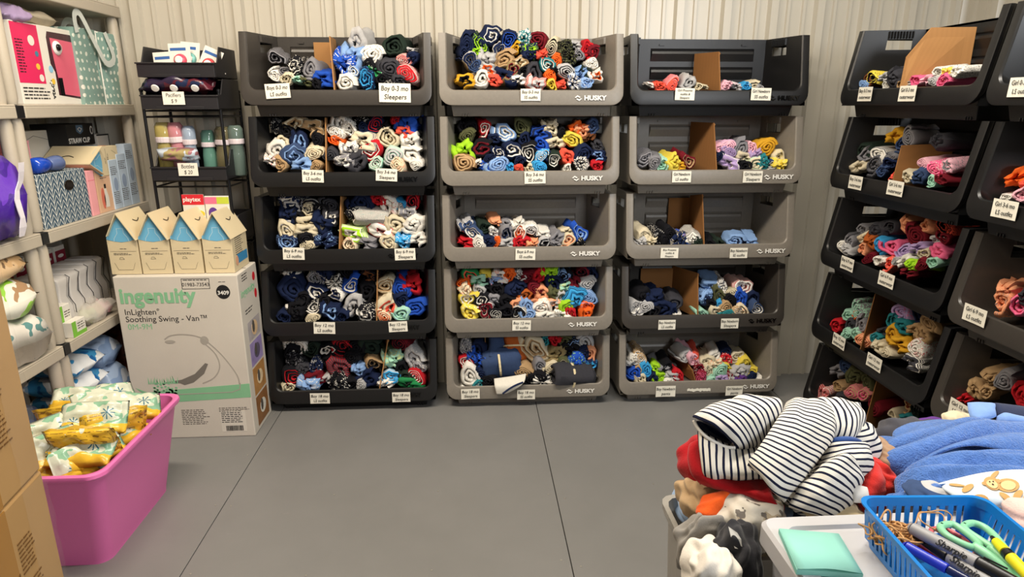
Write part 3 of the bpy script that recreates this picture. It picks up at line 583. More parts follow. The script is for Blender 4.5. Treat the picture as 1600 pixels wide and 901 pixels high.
# one label per roll, naming look first, then its place among look-alikes of its bin
from collections import defaultdict
grp = defaultdict(list)
for it in ROLLS: grp[(it[0], it[1])].append(it)
ORD = ['leftmost', 'second from left', 'third from left', 'fourth from left', 'fifth from left', 'sixth from left', 'seventh from left', 'eighth from left', 'ninth from left', 'tenth from left', 'eleventh from left']
CS = {'c1': 'left stack', 'c2': 'middle stack', 'c3': 'back-right stack', 'c4': 'far right-wall stack', 'c5': 'near right-wall stack'}
NUM = ['', '', 'two', 'three', 'four', 'five', 'six', 'seven', 'eight', 'nine', 'ten', 'eleven']
for (key, nmx), its in grp.items():
    its.sort(key=lambda i: i[2])
    for k, it in enumerate(its):
        if len(its) == 1: pre = '%s rolled garment' % nmx
        elif len(its) == 2: pre = '%s rolled garment, %s of two' % (nmx, ('left', 'right')[k])
        elif k == len(its)-1: pre = '%s rolled garment, rightmost of %s' % (nmx, NUM[min(11, len(its))])
        else: pre = '%s rolled garment, %s' % (nmx, ORD[min(k, 10)])
        tag(it[4], '%s in %s bin of %s' % (pre, ROWN[key[1]], CS[key[0]]), 'rolled clothes', 'rolled clothes in the %s bin of the %s' % (ROWN[key[1]], CS[key[0]]))
# keep the 300 rolls that show largest as objects, gather the rest into one
ROLLS.sort(key=lambda i: -i[5])
def bake_rest(items):
    V, F, MI, UVs, mats, mid = [], [], [], [], [], {}
    for it in items:
        o = it[4]; me = o.data; b0 = len(V); Mw = o.matrix_world
        V += [tuple(Mw @ v.co) for v in me.vertices]
        sl = []
        for k in (0, 1):
            m_ = o.material_slots[k].material
            if m_.name not in mid: mid[m_.name] = len(mats); mats.append(m_)
            sl.append(mid[m_.name])
        ul = me.uv_layers[0].data
        for p in me.polygons:
            F.append([b0+i for i in p.vertices]); MI.append(sl[p.material_index]); UVs += [tuple(ul[li].uv) for li in p.loop_indices]
    me = bpy.data.meshes.new('rolled_clothes_pile'); me.from_pydata(V, [], F)
    for m_ in mats: me.materials.append(m_)
    me.polygons.foreach_set('material_index', MI); me.polygons.foreach_set('use_smooth', [True]*len(F))
    ul = me.uv_layers.new(name='UVMap'); ul.data.foreach_set('uv', [c for uv in UVs for c in uv])
    me.set_sharp_from_angle(angle=R(50))
    o = bpy.data.objects.new('rolled_clothes_pile', me); link(o)
    tag(o, 'smaller rolled baby clothes tucked among the larger rolls in the bins', 'rolled clothes', None, 'stuff')
    for it in items: bpy.data.objects.remove(it[4])
bpy.context.view_layer.update()
bake_rest(ROLLS[300:])
# ------------------------------------------------------------------ left side: shelving
def onX(px, py, X): d = ray(px, py); s = X/d.x; return CP+d*s
def onY(px, py, Y): d = ray(px, py); s = Y/d.y; return CP+d*s
def onZ(px, py, Z): d = ray(px, py); s = (Z-CH)/d.z; return CP+d*s
SHP = plastic('beige_plastic', 'b5ac9c', .45, .06); SHB = pm('black_end_cap', '141416', .4)
SX = -1.56; SHZ = (1.871, 1.451, 1.003, .57, .13)
def shelf_unit(y0, y1, label, cap):
    t = empty('plastic_shelving_unit', label, 'shelving', (SX, y0, 0))
    L = y1-y0; D = .40
    for k, z in enumerate(SHZ):
        b = MB(); b.box(-D, 0, 0, L, z-.048, z-.006)
        b.box(-D, -D+.03, 0, L, z-.008, z); b.box(-.03, 0, 0, L, z-.008, z); b.box(-D+.03, -.03, 0, .03, z-.008, z); b.box(-D+.03, -.03, L-.03, L, z-.008, z)
        for q in range(9): yy = .05+q*(L-.1)/8; b.box(-D+.03, -.03, yy-.014, yy+.014, z-.008, z-.0005)
        b.build('shelf', SHP, t, bevel=.004)
        if cap and k < 5:
            b = MB(); b.box(-.07, -.001, -.042, -.001, z-.046, z-.003); b.build('corner_cap', SHB, t, bevel=.003)
    ends = [(1.96, SHZ[0]-.0)] 
    zs = [0]+[z for z in reversed(SHZ)]
    n0 = -.018 if cap else .03
    for (px_, py_) in ((-.030, n0), (-.030, L-.030), (-D+.03, n0), (-D+.03, L-.03)):
        b = MB()
        for k in range(len(zs)-1):
            za, zb = zs[k], zs[k+1]-.048
            b.lathe([(.018, za), (.022, za+.02), (.022, zb-.02), (.018, zb)], (px_, py_, 0), 20)
        b.build('post', SHP, t, smooth=False, auto=40)
    return t
shelf_unit(2.475, 3.255, 'beige plastic shelving unit by the back corner, holding a teal dotted bag', True)
shelf_unit(1.63, 2.43, 'beige plastic shelving unit behind the taped cardboard boxes', False)

def qbox(name, label, cat, x0, x1, y0, y1, z0, z1, mat, bevel=.002, group=None, rz=0, M=None):
    """plain carton as a thing with origin at the base centre; returns root empty, half sizes"""
    cx_, cy_ = (x0+x1)/2, (y0+y1)/2
    t = empty(name, label, cat, (cx_, cy_, z0), R(rz), group)
    b = MB(); b.box(x0-cx_, x1-cx_, y0-cy_, y1-cy_, 0, z1-z0); b.build('box_body', mat, t, bevel=bevel)
    return t, (x1-x0)/2, (y1-y0)/2, z1-z0
MX = Matrix.Rotation(R(90), 4, 'Z')      # decal frame for faces that look toward +X: poly (u along +Y, z), depth toward -X
def dec(t, name, mat, pts, off, face='Y', h=.0006):
    """flat printed shape: face 'Y' looks toward -Y at y=off, face 'X' looks toward +X at x=off"""
    b = MB()
    if face == 'Y': b.poly(pts, off-h, h)
    else: b.loft([[Vector((off+h, x, z)) for x, z in pts], [Vector((off, x, z)) for x, z in pts]], True, True, True)
    return b.build(name, mat, t)
def rect(x0, x1, z0, z1): return [(x0, z0), (x1, z0), (x1, z1), (x0, z1)]
def ell(cx, cz, rx, rz, n=24, a0=0): return [(cx+rx*cos(2*pi*k/n+a0), cz+rz*sin(2*pi*k/n+a0)) for k in range(n)]
def lines(t, name, mat, x0, x1, ztop, n, gap, off, face='Y', th=.35, seed=1, rag=.3):
    rnd = random.Random(seed); b = MB()
    for k in range(n):
        z = ztop-k*gap; x = x0
        xe = x1-(x1-x0)*rag*rnd.random()
        while x < xe:
            w = min(rnd.uniform(.35, 1.1)*gap*2.2, xe-x)
            pts = rect(x, x+w, z-gap*th, z)
            if face == 'Y': b.poly(pts, off-.0006, .0006)
            else: b.loft([[Vector((off+.0006, a, c)) for a, c in pts], [Vector((off, a, c)) for a, c in pts]], True, True, True)
            x += w+gap*.45
    return b.build(name, mat, t)
def stroke(t, name, mat, pts, w, off, face='Y', closed=False):
    """thin printed line along pts"""
    b = MB(); n = len(pts)
    for i in range(n if closed else n-1):
        a = Vector(pts[i]+(0,)); c = Vector(pts[(i+1) % n]+(0,)); d = (c-a).normalized()*w*.5; q = Vector((-d.y, d.x, 0))
        p = [a-d+q, c+d+q, c+d-q, a-d-q]; p = [(v.x, v.y) for v in p]
        if face == 'Y': b.poly(p, off-.0005-.00001*i, .0005)
        else: b.loft([[Vector((off+.0005, x, z)) for x, z in p], [Vector((off, x, z)) for x, z in p]], True, True, True)
    return b.build(name, mat, t)
RX = (R(90), 0, R(90))
WHITEB = pm('white_carton', 'dedad0', .55, .04, bs=30, bst=.05); PINKB = pm('magenta_print', 'd8265c', .45); PINKL = pm('pink_carton', 'eea6ac', .55); BLUEP = pm('pale_blue_print', '8cc0dc', .5)
TEALP = pm('sea_print', '3f7f96', .5); YELP = pm('yellow_print', 'e8c040', .5); REDP = pm('red_print', 'd02834', .45); ORNP = pm('orange_carton', 'e08a30', .5); GRNP = pm('green_print', '78b83c', .5)
PURP = pm('purple_print', '5a3490', .4); SKINP = pm('skin_print', 'dca684', .5); BLACKB = pm('black_carton', '141416', .4)
def clearm(name, hx='e8eef0', a=.28, rough=.12):
    s = N(name); s.setc(lin(hx)); s.set(Roughness=rough, Alpha=a); s.b.inputs['Specular IOR Level'].default_value = .8
    s.bump(s.noise(25, 3), .5, .004); return s.m
CLEAR = clearm('clear_plastic'); CLEARS = clearm('shiny_wrap', 'e8e4dc', .05, .08)
# --- toy camera box (window box)
a = onX(26, 100, -1.60); c = onX(129, 100, -1.60); zt, z0 = onX(30, 40, -1.6).z, SHZ[1]
t, hx, hy, h = qbox('toy_box', 'pink and white boxed toy camera with window, beside a teal dotted bag', 'toy box', -1.78, -1.60, a.y, c.y, z0, z0+.285, WHITEB)
dec(t, 'pink_panel', PINKB, rect(-hy, -hy*.28, .075, h-.004), hx, 'X')
dec(t, 'window_frame', pm('dark_window', '40202a', .25), [(hy*.0+.01, .035), (hy-.03, .02), (hy-.03, h-.03), (hy-.06, h-.018), (.0, h-.018), (-.01, h-.04), (-.01, .15), (.01, .12)], hx, 'X')
dec(t, 'window_tray', pm('pink_tray', 'd86078', .4), [(.03, .04), (hy-.05, .03), (hy-.055, h-.045), (.01, h-.04), (.015, .16)], hx+.0007, 'X')
b = MB(); b.lathe([(.001, .012), (.018, .010), (.026, .004), (.028, 0)], (0, 0, 0), 20, M=Matrix.Translation((hx+.001, .045, h-.075)) @ Matrix.Rotation(R(90), 4, 'Y')); b.build('camera_head', pm('white_gloss', 'e8e6e2', .2), t, smooth=True)
b = MB(); b.lathe([(.001, .008), (.011, .006), (.013, 0)], (0, 0, 0), 16, M=Matrix.Translation((hx+.013, .035, h-.073)) @ Matrix.Rotation(R(90), 4, 'Y')); b.build('camera_lens', pm('black_gloss', '101014', .15), t, smooth=True)
dec(t, 'screen', pm('black_gloss', '101014', .15), rect(.022, .047, .035, .10), hx+.0016, 'X')
text('vtech', .032, INK, t, (hx+.0009, -.024, .056), (R(90), R(-90), R(90)), bold=.0008)
for q, (u, v, r, mt) in enumerate(((-.075, .245, .018, WHITEB), (-.055, .2, .01, TEALP), (-.06, .155, .011, YELP), (-.05, .115, .013, WHITEB), (-.02, .15, .013, BLUEP), (-.018, .105, .011, YELP), (-.032, .078, .005, LOGOW), (-.032, .1, .005, LOGOW))):
    dec(t, 'badge', mt, ell(u-.03 if q < 4 else u+.005, v-.02, r, r), hx+.0008, 'X')
lines(t, 'print_text', INK, -hy+.012, -hy+.055, h-.06, 12, .010, hx+.0008, 'X', seed=4)
lines(t, 'print_text', INK, -hy+.01, -.045, .060, 4, .012, hx+.0008, 'X', seed=5)
# --- clear packet lying on the toy box
def pillow(L, Wd, H, seed=0, nx=14, ny=10, wr=.12, fin=.06):
    """closed soft packet, flat end seals along x"""
    rnd = random.Random(seed); o_ = Vector((seed*2.3, 0, 0)); b = MB(); top = []; bot = []
    for i in range(nx+1):
        u = i/nx*2-1; ft = []; fb = []
        e = max(0, 1-abs(u)**4) ; fi = 1 if abs(u) < 1-fin*2 else .04
        for j in range(ny+1):
            v = j/ny*2-1; g = (max(0, 1-abs(v)**5))**.5
            hh = H/2*(e**.5)*g*fi*(1+wr*2*noise.noise(Vector((u*2.5, v*2, 0))+o_))
            x = u*L/2; y = v*Wd/2*(1-.05*abs(u)**2+.03*noise.noise(Vector((u*3, v, 5))+o_))
            dz = wr*H*.4*noise.noise(Vector((u*1.5, v*1.5, 9))+o_)
            ft.append((x, y, hh+dz)); fb.append((x, y, -hh+dz))
        top.append(ft); bot.append(fb)
    n = ny+1; b.v = [p for r in top for p in r]+[p for r in bot for p in r]; o2 = (nx+1)*n
    for i in range(nx):
        for j in range(ny):
            b.f.append((i*n+j, (i+1)*n+j, (i+1)*n+j+1, i*n+j+1)); b.mi.append(0)
            b.f.append((o2+i*n+j, o2+i*n+j+1, o2+(i+1)*n+j+1, o2+(i+1)*n+j)); b.mi.append(1)
    for i in range(nx):
        for j in (0, ny): b.f.append((i*n+j, (i+1)*n+j, o2+(i+1)*n+j, o2+i*n+j)); b.mi.append(1)
    for j in range(ny):
        for i in (0, nx): b.f.append((i*n+j, i*n+j+1, o2+i*n+j+1, o2+i*n+j)); b.mi.append(1)
    return b
o = pillow(.30, .16, .055, 3, wr=.3).build('wrapped_bib_packet', [pm('wrapped_cream', 'c8bca4', .3, .3, 14, 20, .6, .006), pm('wrapped_cream', 'c8bca4')], None, smooth=True)
o.location = (-1.69, a.y+.17, z0+.285+.032); o.rotation_euler = (0, R(3), R(86)); tag(o, 'clear wrapped cream packet lying on the pink toy box', 'packet')
o = pillow(.13, .10, .05, 5, wr=.3).build('wrapped_lilac_packet', [pm('lilac_wrap', '9a88ac', .3, .3, 14, 20, .6, .005)]*2, None, smooth=True)
o.location = (-1.63, a.y+.05, z0+.285+.028); o.rotation_euler = (R(10), 0, R(80)); tag(o, 'small lilac wrapped packet at the post, on top of the pink toy box', 'packet')
# --- teal dotted tote bag
def dots_mat(name, ba, fg, sc, r):
    s = N(name); g = s.coord('UV', (sc, sc, 1)); v = s.n('ShaderNodeTexVoronoi'); v.inputs['Scale'].default_value = 1; v.inputs['Randomness'].default_value = .25; s.l(g, v.inputs[0])
    s.setc(s.mix(s.math('LESS_THAN', v.outputs[0], r), lin(ba), lin(fg))); s.set(Roughness=.6); s.bump(s.noise(30, 3), .2, .003); return s.m
def uvbox(o):
    me = o.data; ul = me.uv_layers.new(name='UVMap')
    for p in me.polygons:
        n = p.normal
        for li in p.loop_indices:
            v = me.vertices[me.loops[li].vertex_index].co
            ul.data[li].uv = (v.y, v.z) if abs(n.x) > .6 else ((v.x, v.z) if abs(n.y) > .6 else (v.x, v.y))
    return o
TD = dots_mat('teal_dotted_fabric', '84a39a', 'dfe4d8', 30, .26)
b = MB(); y0, y1 = onX(121, 100, -1.59).y, 3.215; L = y1-y0; zt = .30
out = [(0, .0), (.0, L*.47), (-.006, L*.5), (.0, L*.53), (.004, L), (-.20, L+.0), (-.24, L*.5), (-.20, 0)]
b.loft([[Vector((x*(1-.1*k/5)+(.006*sin(k*1.3+y*9)), y, zt*k/5+(.008*sin(y*20) if k == 5 else 0))) for x, y in out] for k in range(6)], True, True, True)
t = empty('dotted_tote_bag', 'teal tote bag with white dots and straps on the upper shelf', 'bag', (-1.585, y0, SHZ[1]))
uvbox(b.build('bag_body', TD, t, auto=40))
b = MB(); b.tube([(.004, L*.5, 0), (.002, L*.5, zt)], .003, 6); b.build('piping', pm('white_tape', 'd8d8d0', .7), t)
def strap(pts, w, mat, par, name='strap'):
    b = MB(); r0, r1 = [], []
    P_ = [Vector(p) for p in pts]; sm = catmull(P_, 8)
    for i, p in enumerate(sm):
        d = (sm[min(i+1, len(sm)-1)]-sm[max(0, i-1)]).normalized(); q = d.cross(Vector((1, 0, 0))).normalized()*w/2
        r0.append(p-q); r1.append(p+q)
    b.loft([r0, r1], closed=False); return b.build(name, mat, par, solid=.0012)
def catmull(P_, n):
    out = []
    for i in range(len(P_)-1):
        p0, p1, p2, p3 = P_[max(i-1, 0)], P_[i], P_[i+1], P_[min(i+2, len(P_)-1)]
        for k in range(n):
            t_ = k/n; out.append(.5*((2*p1)+(p2-p0)*t_+(2*p0-5*p1+4*p2-p3)*t_*t_+(3*p1-p0-3*p2+p3)*t_**3))
    out.append(P_[-1]); return out
STR = pm('strap_white', 'c8cec8', .7)
strap([(0.004, .02, zt-.02), (.01, .01, zt+.045), (.012, .05, zt+.05), (.018, .12, zt-.06), (.02, .18, zt-.13), (.018, .25, zt-.10), (.01, .22, zt)], .026, STR, t)
strap([(-.1, .10, zt-.01), (-.1, .14, zt+.035), (-.1, .20, zt+.035), (-.1, .25, zt-.01)], .026, STR, t)
# --- second shelf: chevron fabric bin etc.
def chevron_mat():
    s = N('chevron_fabric'); uv = s.coord('UV'); sp = s.n('ShaderNodeSeparateXYZ'); s.l(uv, sp.inputs[0])
    x = s.math('MULTIPLY', sp.outputs[0], 26); fx = s.math('ABSOLUTE', s.math('SUBTRACT', s.math('FRACT', x), .5))
    y = s.math('ADD', s.math('MULTIPLY', sp.outputs[1], 44), s.math('MULTIPLY', fx, 2.6))
    l1 = s.math('LESS_THAN', s.math('FRACT', y), .2); e = s.math('LESS_THAN', s.math('ABSOLUTE', s.math('SUBTRACT', fx, .25)), .46)
    edge = s.math('GREATER_THAN', fx, .465); f = s.math('MAXIMUM', s.math('MULTIPLY', l1, 1), edge)
    s.setc(s.mix(f, lin('3f5668'), lin('d6dad6'))); s.set(Roughness=.8); return s.m
ya, yb = onX(62, 300, -1.572).y, onX(139, 300, -1.572).y; z0 = SHZ[2]
t = empty('fabric_storage_cube', 'blue and white chevron fabric cube with metal label holder', 'storage cube', (-1.575, ya, z0))
b = MB(); L = yb-ya; b.box(-.10, 0, 0, L, 0, .200); o = uvbox(b.build('cube_body', chevron_mat(), t, bevel=.003))
b = MB(); b.poly(ell(0, 0, .030, .020, 20), -.003, .003, M=Matrix.Translation((.001, L*.60, .145)) @ MX); b.build('label_holder', pm('dark_pewter', '3a342e', .35, metal=.7), t, bevel=.001)
b = MB(); b.poly(rect(-.018, .018, -.009, .009), -.0045, .003, M=Matrix.Translation((.001, L*.60, .145)) @ MX); b.build('label_card', pm('dark_card', '221e1c', .5), t)
# blue sippy bottle lying on the cube
t = empty('baby_bottle', 'blue and clear baby bottle lying on the chevron cube', 'bottle', (-1.60, ya+.03, z0+.2005))
Mb = Matrix.Translation((0, 0, .030)) @ Matrix.Rotation(R(-90), 4, 'X')
b = MB(); b.lathe([(.012, 0), (.026, .004), (.030, .02), (.030, .05), (.024, .07), (.022, .085)], (0, 0, 0), 22, M=Mb); b.build('bottle_cap', pm('royal_plastic', '1c48b8', .2, coat=.4), t, smooth=True)
b = MB(); b.lathe([(.021, .085), (.024, .10), (.029, .13), (.029, .155), (.022, .168), (.01, .172)], (0, 0, 0), 22, M=Mb); b.build('bottle_body', pm('smoky_blue', '5a6a96', .15), t, smooth=True)
# ------------------------------------------------------------------ gable cartons
GC = pm('kraft_cream', 'd6c6a2', .65, .05); GB = pm('sky_carton', '6cb2d6', .6, .04); GL = pm('pale_print_line', 'bcd8e2', .6); GD = pm('dark_slot', '1c1814', .8)
def gable(label, loc, rz=0, rot=None, group=None, wide=.122, dep=.19, first=[None]):
    t = empty('gable_carton', label, 'carton', loc, R(rz), group, rot)
    w = wide/2; he, ha = .155, .262
    b = MB(); fr = [(-w, 0), (w, 0), (w, he), (0, ha-.006), (-w, he)]
    # body with front panel recessed under the roof
    b.loft([[Vector((x, y, z)) for x, z in fr] for y in (.006, dep)], True, True, True); b.build('carton_body', GC, t, bevel=.0012)
    arch = [(-w+.001, he-.004), (-w*.5, he-.012), (0, he-.016), (w*.5, he-.012), (w-.001, he-.004), (w*.93, he+.012), (w*.62, he+.045), (w*.25, ha-.035), (0, ha-.012), (-w*.25, ha-.035), (-w*.62, he+.045), (-w*.93, he+.012)]
    dec(t, 'blue_panel', GB, arch, .0055)
    # roof panels overhanging the front
    for sg, nm_ in ((1, 'roof_panel'), (-1, 'roof_panel')):
        b = MB(); x1 = sg*(w+.004); z1 = he-.006
        if sg < 0: x1 = -w*.82; z1 = he+.012
        r = [[Vector((0, y, ha)), Vector((x1, y, z1))] for y in (-.012, dep)]
        b.loft(r, closed=False); b.build(nm_, GC, t, solid=.003)
    b = MB(); d = Vector((w, 0, he-ha)).normalized(); nrm = Vector((-d.z, 0, d.x)); 
    pts = [Vector((0, dep*.5, ha))+d*(.045+.010*sin(pi*k/12))+Vector((0, (k/12-.5)*.05, 0))+nrm*.0035 for k in range(13)]
    b.tube(pts, .0016, 5); b.build('handle_slot', GD, t)
    bt = [(-.030, he-.012), (-.028, he), (-.013, he+.022), (-.013, he+.042), (.013, he+.042), (.013, he+.022), (.028, he), (.030, he-.012)]
    stroke(t, 'bottle_outline', GL, bt, .0018, .0048)
    lines(t, 'print_text', INKG, -.012, .014, .112, 1, .006, .0055, seed=1, rag=0); lines(t, 'print_text', INKG, -.04, .04, .092, 2, .005, .0055, seed=2); 
    stroke(t, 'print_rule', INKG, [(-.052, .1), (.052, .1)], .0006, .0056)
    stroke(t, 'icon', INKG, [(-.02, .066), (-.016, .074), (-.006, .074), (0, .066), (-.02, .066)], .0008, .0056)
    stroke(t, 'fold_outline', INKG, [(-.042, .05), (-.03, .02), (.03, .02), (.042, .05)], .0006, .0056)
    lines(t, 'side_text', INKG, .04, dep-.05, he-.01, 9, .009, w, 'X', seed=3)
    dec(t, 'side_blue_band', pm('deep_sky', '3c88b8', .5), rect(.05, dep-.012, .03, .07), w, 'X'); dec(t, 'side_portrait', SKINP, ell(.045, .045, .016, .022), w+.0007, 'X')
    return t
for k, (px, lb) in enumerate(((196, 'gable carton with blue bottle panel, leftmost of four on the swing box'), (245, 'gable carton with blue bottle panel, second of four on the swing box'), (294, 'gable carton with blue bottle panel, third of four on the swing box'), (343, 'gable carton with blue bottle panel, rightmost of four on the swing box'))):
    gable(lb, (onY(px, 425, 2.775).x+.002, 2.775, .7565), rz=(0, 1, -1, 0)[k], group='gable cartons on the swing box')
# one more lying on the chevron cube
g = gable('gable carton with blue panel lying on its side across the chevron cube', (-1.575, 2.925, z0+.245+.062), rot=(R(-90), R(0), R(90)), dep=.19)
g.matrix_world = Matrix.Translation((-1.575, 2.93, z0+.238)) @ Matrix(((0, 1, 0, 0), (0, 0, -1, 0), (1, 0, 0, 0), (0, 0, 0, 1))).to_4x4()
# local x->z? (columns): carton height runs toward -Y, its front looks to +X, width vertical
g.matrix_world = Matrix.Translation((-1.572, 3.075, z0+.2125)) @ Matrix(((0, -1, 0, 0), (0, 0, -1, 0), (1, 0, 0, 0), (0, 0, 0, 1)))
# things beside and behind
def sbox(name, label, x0, x1, pa, pb, z0_, h_, mat, X=None, cat='box'):
    Xf = X if X is not None else x1
    ya_, yb_ = onX(pa, 300, Xf).y, onX(pb, 300, Xf).y
    return qbox(name, label, cat, x0, x1, ya_, yb_, z0_, z0_+h_, mat)
z2 = SHZ[2]
t, hx, hy, h = sbox('pink_box', 'tall pink box standing beside the chevron cube', -1.66, -1.575, 140, 151, z2, .185, PINKL); stroke(t, 'lid_line', PINKB, [(-hy, h-.04), (hy, h-.04)], .001, hx, 'X')
t, hx, hy, h = sbox('bottle_box', 'peach carton printed with a white bottle, beside the pink box', -1.66, -1.58, 152.5, 176, z2, .185, pm('peach_carton', 'd8b090', .55))
dec(t, 'bottle_print', WHITEB, [(-.012, .02), (.02, .02), (.022, .06), (.012, .09), (.012, .1), (-.004, .1), (-.004, .09), (-.014, .06)], hx, 'X'); dec(t, 'bottle_cap_print', INK, rect(-.003, .011, .1, .118), hx, 'X'); dec(t, 'red_print', pm('salmon', 'd0705c'), ell(-.02, .06, .014, .045), hx, 'X'); lines(t, 'print_text', INKG, -.025, .025, .17, 4, .008, hx, 'X')
for k, (pa, pb, hh, lab) in enumerate(((177, 190, .215, 'pale blue printed carton, leftmost of three narrow ones by the back post'), (190.5, 204, .235, 'pale blue printed carton, middle of three narrow ones by the back post'), (204.5, 217, .275, 'pale blue printed carton, tallest of three narrow ones by the back post'))):
    t, hx, hy, h = sbox('narrow_carton', lab, -1.612, -1.575, pa, pb, z2, hh, pm('pale_carton', 'b4c4d4', .5))
    lines(t, 'print_text', INKG, -hy+.006, hy-.006, h-.03, 5, .008, hx, 'X', seed=k); dec(t, 'drawing', pm('blue_grey_print', '8c9cb4'), ell(0, h*.5, hy*.5, .03), hx, 'X'); lines(t, 'print_text', INKG, -hy+.006, hy-.006, h*.35, 7, .008, hx, 'X', seed=k+9)
t, hx, hy, h = qbox('orange_carton', 'orange carton behind the pale blue ones on the second shelf', 'box', -1.665, -1.62, 2.98, 3.17, z2, z2+.255, ORNP); stroke(t, 'white_line', LOGOW, [(-hy, h-.03), (hy, h-.03)], .003, hx, 'X')
t, hx, hy, h = qbox('white_display_box', 'white box with dark edges, behind the orange carton', 'box', -1.76, -1.69, 3.14, 3.24, z2, z2+.318, WHITEB); stroke(t, 'dark_edge', INK, [(-hy, h-.004), (hy-.004, h-.004), (hy-.004, .1)], .006, hx, 'X')
t, hx, hy, h = qbox('white_carton_box', 'plain white carton behind the lying gable carton', 'box', -1.88, -1.775, 2.74, 2.93, z2, z2+.345, WHITEB); stroke(t, 'crease', INKG, [(-hy, h-.05), (0, h-.02), (hy, h-.04)], .0015, hx, 'X')
t, hx, hy, h = qbox('straw_cup_box', 'black box reading STRAW CUP with a grey shield', 'box', -1.84, -1.695, 2.925, 3.13, z2+.277, z2+.368, BLACKB)
text('STRAW CUP', .030, LOGOW, t, (hx+.0008, -.018, .020), RX, bold=.0006, xs=.95)
dec(t, 'shield', pm('slate_print', '5a7690'), [(-.03, h-.006), (.02, h-.006), (.02, h-.032), (-.005, h-.044), (-.03, h-.032)], hx, 'X'); stroke(t, 'shield_line', LOGOW, [(-.02, h-.022), (-.005, h-.016), (.01, h-.022), (-.005, h-.034), (-.02, h-.022)], .003, hx+.0007, 'X')
dec(t, 'ring', LOGOW, ell(.085, h-.03, .011, .018), hx, 'X'); dec(t, 'ring_core', INK, ell(.085, h-.03, .006, .012), hx+.0007, 'X')
# pink basket with small pink things by the post
t = empty('pink_basket', 'small white-slatted basket of pink pieces behind the blue bottle', 'basket', (-1.70, 2.56, z2+.24))
b = MB()
for k in range(9): b.box(.039, .042, -.05+k*.0125-.003, -.05+k*.0125+.003, 0, .07)
b.box(-.04, .043, -.055, .055, .07, .078); b.box(-.04, .04, -.05, .05, 0, .004); b.box(-.042, -.039, -.05, .05, 0, .07); b.build('basket_body', PINKL, t)
for k, (dx, dy, c_) in enumerate(((0, -.025, 'e8a0b8'), (.01, .02, 'c87088'), (-.01, .0, 'f0c8d0'))):
    o = pillow(.09, .06, .035, 30+k, wr=.6).build('pink_garment', [pm('pink_cloth%d' % k, c_, .8)]*2, None, smooth=True); o.location = (-1.70+dx, 2.56+dy, z2+.24+.098+.02*k); o.rotation_euler = (R(20*k), R(20), R(40*k+60))
    tag(o, ('pink folded piece in the slatted basket, left one', 'deep pink folded piece in the slatted basket, right one', 'palest pink folded piece on top in the slatted basket')[k], 'garment')
t, hx, hy, h = qbox('support_carton', 'cream carton under the slatted basket, behind the chevron cube', 'box', -1.90+.15, -1.60-.05, 2.50, 2.64, z2+.2, z2+.2395, WHITEB)
# third shelf: white packs standing, small boxes, bag
z3 = SHZ[3]
WP = pm('white_pack', 'ccc8c4', .45, .06, bs=12, bst=.4, bd=.004)
for k in range(5):
    b = MB(); ya_ = 2.60+k*.088
    prof = [(0, 0), (.0, .10), (-.012, .14), (-.004, .19), (-.004, .215), (-.02, .225)]
    b.loft([[Vector((-1.62-.012*k+x+.004*sin(k), ya_+s_*(.038-(.012 if 2 <= i <= 3 else 0)), z3+z)) for i, (x, z) in enumerate(prof)]+[Vector((-1.80, ya_+s_*.036, z3+z)) for x, z in reversed(prof)] for s_ in (-1, -.6, .6, 1)], True, True, True)
    o = b.build('white_bottle_pack', WP, None, bevel=.006, seg=2, smooth=True)
    q = MB(); q.tube([(-1.615-.012*k+x, ya_+.0385-(.012 if 2 <= i <= 3 else 0), z3+z) for i, (x, z) in enumerate(prof)], .0016, 5); q.build('black_outline', INK, o)
    tag(o, 'white pack with a black outline, %s of five in a row on the third shelf' % ('nearest', 'second', 'middle', 'fourth', 'farthest')[k], 'pack', 'white packs on the third shelf')
    t, hx, hy, h = qbox('small_red_box', 'red and white small box, %s of the row above the white packs' % ('nearest', 'second', 'middle', 'fourth', 'farthest')[k], 'box', -1.92, -1.83, ya_-.035, ya_+.035, z3, z3+.28, WHITEB, group='small red boxes')
    dec(t, 'red_band', pm('maroon_print', '8c2438'), rect(-hy, hy, h-.07, h-.02), hx, 'X'); dec(t, 'red_swoosh', LOGOW, ell(0, h-.045, .02, .008), hx+.0007, 'X')
for k, (py_, pz_, lab) in enumerate(((2.515, .055, 'green and white small box, lower one by the post on the third shelf'), (2.53, .06, 'green and white small box, upper one by the post on the third shelf'))):
    t, hx, hy, h = qbox('small_green_box', lab, 'box', -1.60 if k == 0 else -1.66, -1.565 if k == 0 else -1.602, 2.51+.0*k, 2.60-.02*k, z3, z3+(.062 if k == 0 else .125), WHITEB)
    dec(t, 'green_band', GRNP, rect(-hy, -hy*.4, 0, h), hx, 'X'); dec(t, 'green_base', GRNP, rect(-hy, hy, 0, h*.25), hx+.0004, 'X'); lines(t, 'print_text', INKG, -hy*.2, hy*.9, h*.8, 3, .01, hx, 'X', seed=k)
o = pillow(.24, .09, .07, 41, wr=.5).build('clear_bag_of_bibs', [clearm('bag_plastic', 'd8d4cc', .55, .1)]*2, None, smooth=True); o.location = (-1.61, 2.74, z3+.042); o.rotation_euler = (0, R(0), R(88)); tag(o, 'clear plastic bag of pale green and pink things on the third shelf edge', 'bag')
for k, (dy, c_, lab) in enumerate(((-.05, 'b4bc84', 'pale green bundle'), (.01, 'c0a080', 'tan bundle'), (.065, 'e0a8b0', 'pink bundle'))):
    o = pillow(.07, .06, .045, 50+k, wr=.5).build('baby_bundle', [pm('bundle%d' % k, c_, .6)]*2, None, smooth=True); o.location = (-1.61, 2.74+dy, z3+.035); o.rotation_euler = (0, 0, R(88)); tag(o, lab+' inside the clear bag on the third shelf', 'garment')
